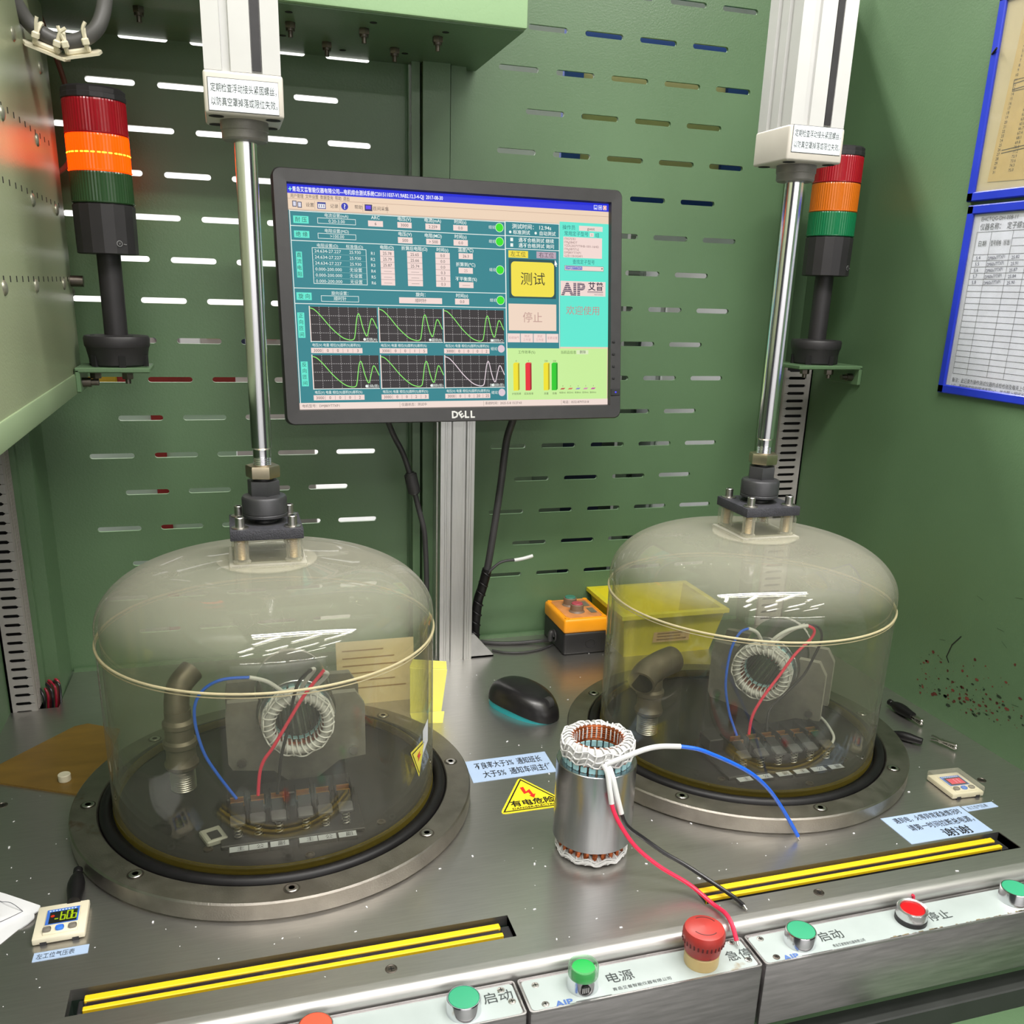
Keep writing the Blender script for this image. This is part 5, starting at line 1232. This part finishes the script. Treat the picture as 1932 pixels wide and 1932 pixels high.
trunking(-1.402, -1.248, 5.80, .14, .0, 1.96, 1, 'slotted grey wiring duct rising from the left back corner of the bench')
trunking(4.075, 4.312, 6.20, .22, .0, 2.09, -1, 'slotted grey wiring duct in the right back corner under the unlit tower')

# ------------------------------------------------------------------ notice boards on the right wall
FILM = clear_mat('board_film', (.97, .97, .97), .05, (.8, .8, .8), .10)
def board(y0, y1, z0, z1, label, paper, draw):
    """y0 is the edge far from the viewer"""
    t = thing('notice_board', label, 'notice board', (4.31, (y0+y1)/2, (z0+z1)/2), 'blue framed notice boards')
    x = 4.315; w = .052
    m = MB()
    m.rbox(x-.030, x, y1, y0, z0, z0+w, .006, 1); m.rbox(x-.030, x, y1, y0, z1-w, z1, .006, 1); m.rbox(x-.030, x, y0-w, y0, z0, z1, .006, 1); m.rbox(x-.030, x, y1, y1+w, z0, z1, .006, 1)
    m.build('blue_frame', BOARDBLUE, t)
    MB().box(x-.012, x-.002, y1+.02, y0-.02, z0+.02, z1-.02).build('backing_sheet', paper, t)
    p = Print(); draw(p, y0-y1, z1-z0)
    p.build('printed_form', t, (x-.0135, y0, z0), (0, -1, 0), (0, 0, 1), eps=.0012)
    MB().box(x-.020, x-.0185, y1+.03, y0-.03, z0+.03, z1-.03).build('clear_cover', FILM, t)
def form(p, w, h):
    p.poly([(.085, .05), (w-.1, .05), (w-.1, h-.085), (.105, h-.085)], 'dfe2ee', 0)
    L = .095; Rr = w-.14; T0 = .940; ln = '55555c'
    p.text('EHCTQG-DH-008-11', .115, 1.012, .030, '33333a', 2, al='l', w=.27); p.text('仪器名称：  定子综合测试仪(左/右)', .115, .968, .040, '2a2a33', 2, al='l', w=.56)
    cols = [L+c for c in (0, .115, .275, .40, .56, .72, .88, 1.04) if L+c < Rr]
    rows = [T0, T0-.125]+[T0-.125-.0345*(k+1) for k in range(20)]
    for r in rows: p.rect(cols[0], r-.0013, Rr, r+.0013, ln, 1)
    p.rect(cols[2], T0-.042, Rr, T0-.040, ln, 1); p.rect(cols[2], T0-.084, Rr, T0-.082, ln, 1)
    for c in cols: p.rect(c-.0013, rows[-1], c+.0013, T0, ln, 1)
    p.text('日期', L+.058, T0-.064, .034, '33333a', 2); p.text('型号规格（标准）', L+.195, T0-.064, .034, '33333a', 2, w=.145)
    for k, q in enumerate(('5.4', '5.5', '5.6', '5.7', '5.8')):
        y = T0-.125-.0345*(k+.5)
        p.text(q, L+.045, y, .028, '2a2a50', 2, rot=6); p.text('DM60x77TXP1', L+.185, y, .027, '2a2a50', 2, w=.125, rot=4); p.text(('25.82', '25.91', '25.87', '25.84', '25.90')[k], L+.325, y, .026, '2a2a50', 2, rot=5); p.text('OK', L+.48, y, .026, '2a2a50', 2)
    p.text('备注：此记录为操作测试仪器的点检检验及每天上午首件', .10, .088, .030, '4a4a55', 2, al='l', w=.62); p.text('“√”，否则依实际的描述填写“×”，并立即上报班长处理', .10, .052, .030, '4a4a55', 2, al='l', w=.62)
def old_list(p, w, h):
    p.poly([(.13, .10), (w-.15, .06), (w-.15, h-.20), (.19, h-.16)], 'c2a765', 0)
    p.line([(.02, h-.04), (.12, h-.0), (.25, h+.03)][:2], .014, '2a2a22', 1)
    rd = random.Random(9)
    for k in range(34):
        z = h-.24-k*.0235
        if z < .14: break
        p.text('%d' % (k+1), .235-.0022*k, z, .022, '3a3220', 1); p.text('%d.%d' % (44+k*1.05, (k*7) % 10), .36-.0022*k, z, .022, '3a3220', 1)
        p.text('%d.%d' % (80+k, (k*3) % 10), .50-.0022*k, z, .022, '3a3220', 1)
    for z in (.26, .245, .60, .57): p.line([(.20, z), (.40, z+.01), (w-.2, z+.012)], .004, '3a3220', 1)
    p.frame(.20, .56, .42, .62, .003, '3a3220', 1)
board(4.835, 3.45, 2.054, 3.147, 'lower blue framed board holding a white ruled inspection form', pm('board_white', (.62, .63, .68), .6, var=.03), form)
board(4.86, 3.45, 3.168, 4.262, 'upper blue framed board holding an old yellowed number list', pm('board_tan', (.55, .46, .25), .6, var=.05), old_list)
MB().cyl((4.285, 4.845, 3.95), (4.27, 4.80, 3.97), .006, 8).build('frame_clip', MATTE, bpy.data.objects['notice_board.001'])

# ------------------------------------------------------------------ front control boxes
def ctl_box(x0, x1, name_label):
    t = thing('control_box', name_label, 'control box', ((x0+x1)/2, 2.76, -.05), 'steel control boxes along the bench front')
    y0, y1 = 2.672, 2.858; zt = -.05; zb = -.372; e = .007
    m = MB(); m.rbox(x0, x1, y0, y1, zb, zt-.006, .012, 2)
    m.build('steel_case', STEEL_F, t)
    r = MB(); ro = rrect(x0, y0, x1, y1, .016, 5); ri = rrect(x0+e, y0+e, x1-e, y1-e, .012, 5); n = len(ro)
    vs = [(x, y, zt-.012) for x, y in ro]+[(x, y, zt) for x, y in ro]+[(x, y, zt) for x, y in ri]+[(x, y, zt-.008) for x, y in ri]
    r.add(vs, [(k*n+i, k*n+(i+1) % n, (k+1)*n+(i+1) % n, (k+1)*n+i) for k in range(3) for i in range(n)]); r.build('folded_rim', STEEL_F, t)
    MB().prism(rrect(x0+e+.006, y0+e+.005, x1-e-.006, y1-e-.005, .016, 5), zt-.010, zt-.004).build('face_plate', PANELW, t)
    return t
def screws(t, pts, m=BOLT):
    for (x, y) in pts:
        s = MB().lathe([(.0150, -.054), (.0150, -.0515), (.011, -.050), (0, -.050)], c=(x, y, 0), n=18).build('panel_screw', m, t)
        MB().box(x-.009, x+.009, y-.0017, y+.0017, -.0502, -.0494).box(x-.0017, x+.0017, y-.009, y+.009, -.0502, -.0494).build('cross_recess', MATTE, s)
GCAP = pm('matt_green_cap', (.035, .33, .17), .42, 0, var=.05); GLIT = pm('bright_green_cap', (.006, .36, .06), .3, 0, var=.03, emit='00a030', es=.12)
RCAP = pm('bright_red_cap', (.72, .008, .012), .22, 0, var=.05); OCAP = pm('orange_red_cap', (.80, .10, .05), .4, 0, var=.04)
def chrome_button(t, x, y, cap, kind, r=.067):
    z = -.055
    if kind == 'flush':
        p = MB().lathe([(r+.002, z), (r, z+.006), (r*.98, z+.058), (r*.94, z+.063), (r*.90, z+.063), (r*.88, z+.054)], c=(x, y, 0), n=48); p.f = [f for f in p.f if len(f) < 8]
        p = p.build('push_button', CHROME, t); MB().lathe([(r*.885, z+.04), (r*.885, z+.061), (r*.86, z+.0635), (0, z+.0640)], c=(x, y, 0), n=40).build('button_cap', cap, p)
    elif kind == 'lamp':
        p = MB().lathe([(r+.004, z), (r+.002, z+.006), (r-.002, z+.058)], c=(x, y, 0), n=48).build('push_button', CHROME, t)
        g = MB().lathe([(r-.002, z+.056), (r, z+.062), (r, z+.100), (r*.95, z+.107), (r*.84, z+.107), (r*.82, z+.092)], c=(x, y, 0), n=48); g.f = [f for f in g.f if len(f) < 8]
        g.build('clear_guard', clear_mat('guard_clear', (.80, .95, .84), .16, (.45, .62, .48), .08), p)
        MB().lathe([(r*.78, z+.055), (r*.78, z+.088), (r*.75, z+.092), (0, z+.0925)], c=(x, y, 0), n=40).build('button_cap', cap, p)
        pr = Print(); pr.disc(0, 0, .022, '202020', 0, 20)
        for k in range(4): pr.rect(-.014+.008*k, -.012, -.010+.008*k, .012, 'b8b8b8', 1)
        pr.build('guard_window', p, (x-.012, y-r-.0012, z+.034), (1, 0, 0), (0, 0, 1), eps=.001)
    else:
        p = MB().lathe([(r+.002, z), (r+.002, z+.022), (r*.95, z+.024)], c=(x, y, 0), n=48).build('push_button', BLACK, t)
        q = MB().lathe([(r*.98, z+.022), (r+.001, z+.028), (r, z+.062), (r*.94, z+.068), (r*.80, z+.064), (r*.78, z+.052)], c=(x, y, 0), n=48); q.f = [f for f in q.f if len(f) < 8]
        q.build('silver_collar', pm('satin_silver', (.68, .68, .68), .28, .9), p)
        MB().lathe([(r*.775, z+.05), (r*.775, z+.054), (r*.74, z+.058), (0, z+.0585)], c=(x, y, 0), n=40).build('button_cap', cap, p)
COMP = '青岛艾普智能仪器有限公司'
def panel_print(t, items, aip=None, comp=None):
    p = Print()
    for s, x, y, h in items: p.text(s, x, y, h, '3a4040', 1, al='l', xs=1.0)
    if aip:
        p.text('AIP', aip[0], aip[1], .040, '4a6aa8', 1, al='l', w=.075, off=.03)
        p.rect(aip[0]+.085, aip[1]-.010, aip[0]+.235, aip[1]-.007, '5a5a58', 1)
    if comp: p.text(COMP, comp[0], comp[1], .019, '44484a', 1, al='l', w=comp[2])
    p.build('panel_lettering', t, (0, 0, -.054), (1, 0, 0), (0, 1, 0), eps=.0009)
tl = ctl_box(-.60, .956, 'left steel control box with a flat green and an orange button')
screws(tl, [(.893, 2.822), (.918, 2.752), (-.55, 2.82)])
chrome_button(tl, .725, 2.758, GCAP, 'flush'); chrome_button(tl, .168, 2.765, OCAP, 'flush')
panel_print(tl, [('启动', .812, 2.790, .062)])
tm = ctl_box(.968, 1.985, 'middle steel control box carrying the red mushroom emergency stop')
screws(tm, [(1.033, 2.812), (1.040, 2.705), (1.928, 2.835), (1.944, 2.722)])
chrome_button(tm, 1.215, 2.762, GLIT, 'lamp', .061)
panel_print(tm, [('电源', 1.325, 2.770, .062), ('急停', 1.862, 2.760, .062)], (1.075, 2.694), (1.325, 2.709, .255))
e = MB().lathe([(.070, -.055), (.072, -.045), (.072, .000), (.066, .006)], c=(1.745, 2.765, 0), n=44).build('emergency_stop', pm('yellowed_collar', (.62, .46, .20), .4, var=.08, vs=40), tm)
ESR = pm('worn_red_knob', (.40, .035, .028), .40, 0, var=.12, vs=50, spot=.66, spotcol=(.16, .02, .02), spots=30)
MB().lathe([(.064, .002), (.074, .010), (.078, .040), (.084, .052), (.087, .075), (.087, .098), (.080, .114), (.060, .122), (.0, .125)], c=(1.745, 2.765, 0), n=56).build('red_mushroom', ESR, e)
for k in range(30):
    a = 2*PI*k/30; MB().rbox(.083, .0885, -.0035, .0035, .056, .078, .002, 1, T=Matrix.Translation((1.745, 2.765, 0)) @ Matrix.Rotation(a, 4, 'Z')).build('grip_slot', pm('grip_dark', (.10, .012, .012), .6), e)
ar = MB()
for a0, a1 in ((3.5, 5.2), (.3, 1.8)):
    ar.tube([(1.745+.056*cos(a0+(a1-a0)*k/8), 2.765+.056*sin(a0+(a1-a0)*k/8), .1222) for k in range(9)], .0022, n=5, sub=2)
ar.build('arrow_line', pm('dark_red_line', (.10, .02, .02), .6), e)
tr_ = ctl_box(1.998, 4.20, 'right steel control box with two flat green buttons and a red one')
screws(tr_, [(2.062, 2.824)]); screws(tr_, [(2.068, 2.706)], DARKBOLT)
chrome_button(tr_, 2.219, 2.765, GCAP, 'flush'); chrome_button(tr_, 2.795, 2.765, RCAP, 'raised'); chrome_button(tr_, 3.372, 2.765, GCAP, 'flush')
panel_print(tr_, [('启动', 2.315, 2.765, .062), ('停止', 2.880, 2.755, .062)], (2.092, 2.692), (2.345, 2.703, .16))
gr = MB(); rd = random.Random(5)
for k in range(34): 
    x = 2.62+.75*rd.random(); gr.box(x, x+.006+.02*rd.random(), 2.684, 2.686+.006*rd.random()**2, -.054, -.0534)
gr.build('grime', pm('brown_grime', (.20, .155, .08), .8), tr_, stuff=True)
o = MB().tube([(2.885, 2.862, -.052), (2.888, 2.864, -.02), (2.880, 2.866, -.012)], .0065, n=8, sub=3).build('wire_offcut', W_RED); tag(o, 'tiny red wire offcut stuck in the gap behind the red button', 'wire')

# ------------------------------------------------------------------ bench carcass below
t = thing('bench_cabinet', 'green steel bench carcass under the worktop and control boxes', 'cabinet', (1.5, 4.5, -4.5))
MB().box(-1.40, 4.31, 2.90, 6.45, -4.5, -.14).build('carcass', GREEN, t)
MB().box(-1.40, 4.31, 2.74, 2.90, -.47, -.372).build('front_rail', GREEN, t)
MB().rbox(-1.40, 4.31, 2.64, 2.90, -.62, -.462, .006, 1).build('grey_strip', pm('dark_grey_strip', (.045, .048, .045), .5, .3), t)
m = MB().rbox(2.70, 4.31, 2.25, 2.80, -.80, -.575, .03, 3); m.build('green_ledge', GREEN, t)

# ------------------------------------------------------------------ the hall seen through the slots
def hall_box(name, label, cat, b, mat, parts=()):
    t = thing(name, label, cat, ((b[0]+b[1])/2, (b[2]+b[3])/2, b[4]))
    MB().rbox(*b, .03, 2).build('shell', mat, t)
    for nm, q, m in parts: MB().rbox(*q, .01, 1).build(nm, m, t)
HW = pm('hall_white', (.72, .72, .75), .6, var=.02); HG = pm('hall_grey', (.20, .21, .20), .6, var=.1); HB = pm('hall_blue', (.010, .045, .26), .5); HN = pm('hall_navy', (.006, .010, .045), .6)
hall_box('blue_rack', 'tall dark blue rack in the hall behind the right wall slots', 'rack', (2.95, 3.45, 8.2, 8.9, -4.5, 2.2), HN, (('shelf_edge', (2.94, 3.46, 8.16, 8.2, .3, .42), HB), ('shelf_edge', (2.94, 3.46, 8.16, 8.2, 1.5, 1.62), HB)))
hall_box('white_locker', 'pale locker in the hall behind the far right wall slots', 'locker', (3.95, 6.4, 8.2, 8.6, -4.5, 2.95), pm('hall_pale', (.40, .42, .43), .6), (('locker_door', (4.0, 5.1, 8.16, 8.2, -3, 2.8), HW), ('locker_door', (5.15, 6.3, 8.16, 8.2, -3, 2.8), pm('hall_pale', (.4, .4, .4)))))
hall_box('green_press', 'tall grey-green machine in the hall behind the upper right wall slots', 'machine', (2.35, 6.6, 9.2, 10.2, -4.5, 7.5), pm('hall_green', (.16, .20, .17), .5), (('press_door', (2.6, 4.2, 9.16, 9.2, -2, 2.8), pm('hall_green', (.16, .2, .17))),))
hall_box('grey_machine', 'dull grey machine in the hall behind the middle of the wall', 'machine', (2.05, 2.9, 7.8, 8.6, -4.5, 2.5), HG, (('machine_door', (2.15, 2.6, 7.77, 7.8, -1, 2.2), pm('machine_door_grey', (.30, .31, .28), .6)),))
hall_box('red_trolley', 'pale tool trolley with a red top in the hall behind the left wall slots', 'trolley', (-1.25, .05, 8.2, 9.0, -4.5, 1.66), HW, (('red_top', (-1.27, .07, 8.17, 9.0, 1.66, 1.92), pm('hall_red', (.45, .015, .03), .4)), ('yellow_tray', (-1.27, -.85, 8.14, 8.17, 1.68, 1.9), pm('hall_amber', (.7, .35, .03), .5)), ('red_post', (-.62, -.52, 8.15, 8.2, -1, 1.66), pm('hall_red', (.45, .015, .03)))))
hall_box('parts_shelf', 'crowded parts shelf in the hall behind the left wall slots', 'shelf', (-.75, .9, 10.4, 11.0, -4.5, 2.35), pm('hall_shelf', (.28, .25, .24), .6), tuple(('carton', (-.70+.26*k, -.50+.26*k, 10.3, 10.42, 2.0-.3*(k % 2), 2.33), (HB, HW, pm('hall_tan', (.45, .36, .22), .7), HN, pm('hall_pink', (.6, .3, .3), .7), HG)[k]) for k in range(6)))
t = thing('display_board', 'blue framed tan board standing in the hall behind the upper right slots', 'display board', (3.25, 7.02, 3.1))
MB().box(2.60, 3.86, 7.04, 7.08, 3.30, 4.36).build('tan_face', pm('display_tan', (.46, .37, .20), .7, var=.06), t)
f_ = MB()
for q in ((2.52, 3.98, 4.24, 4.46), (2.52, 3.98, 3.22, 3.36), (2.47, 2.62, 3.22, 4.46), (3.80, 3.98, 3.22, 4.46)): f_.box(q[0], q[1], 7.0, 7.04, q[2], q[3])
f_.build('blue_rim', HB, t); MB().box(3.1, 3.2, 7.06, 7.12, -4.5, 3.3).build('stand_leg', HG, t)
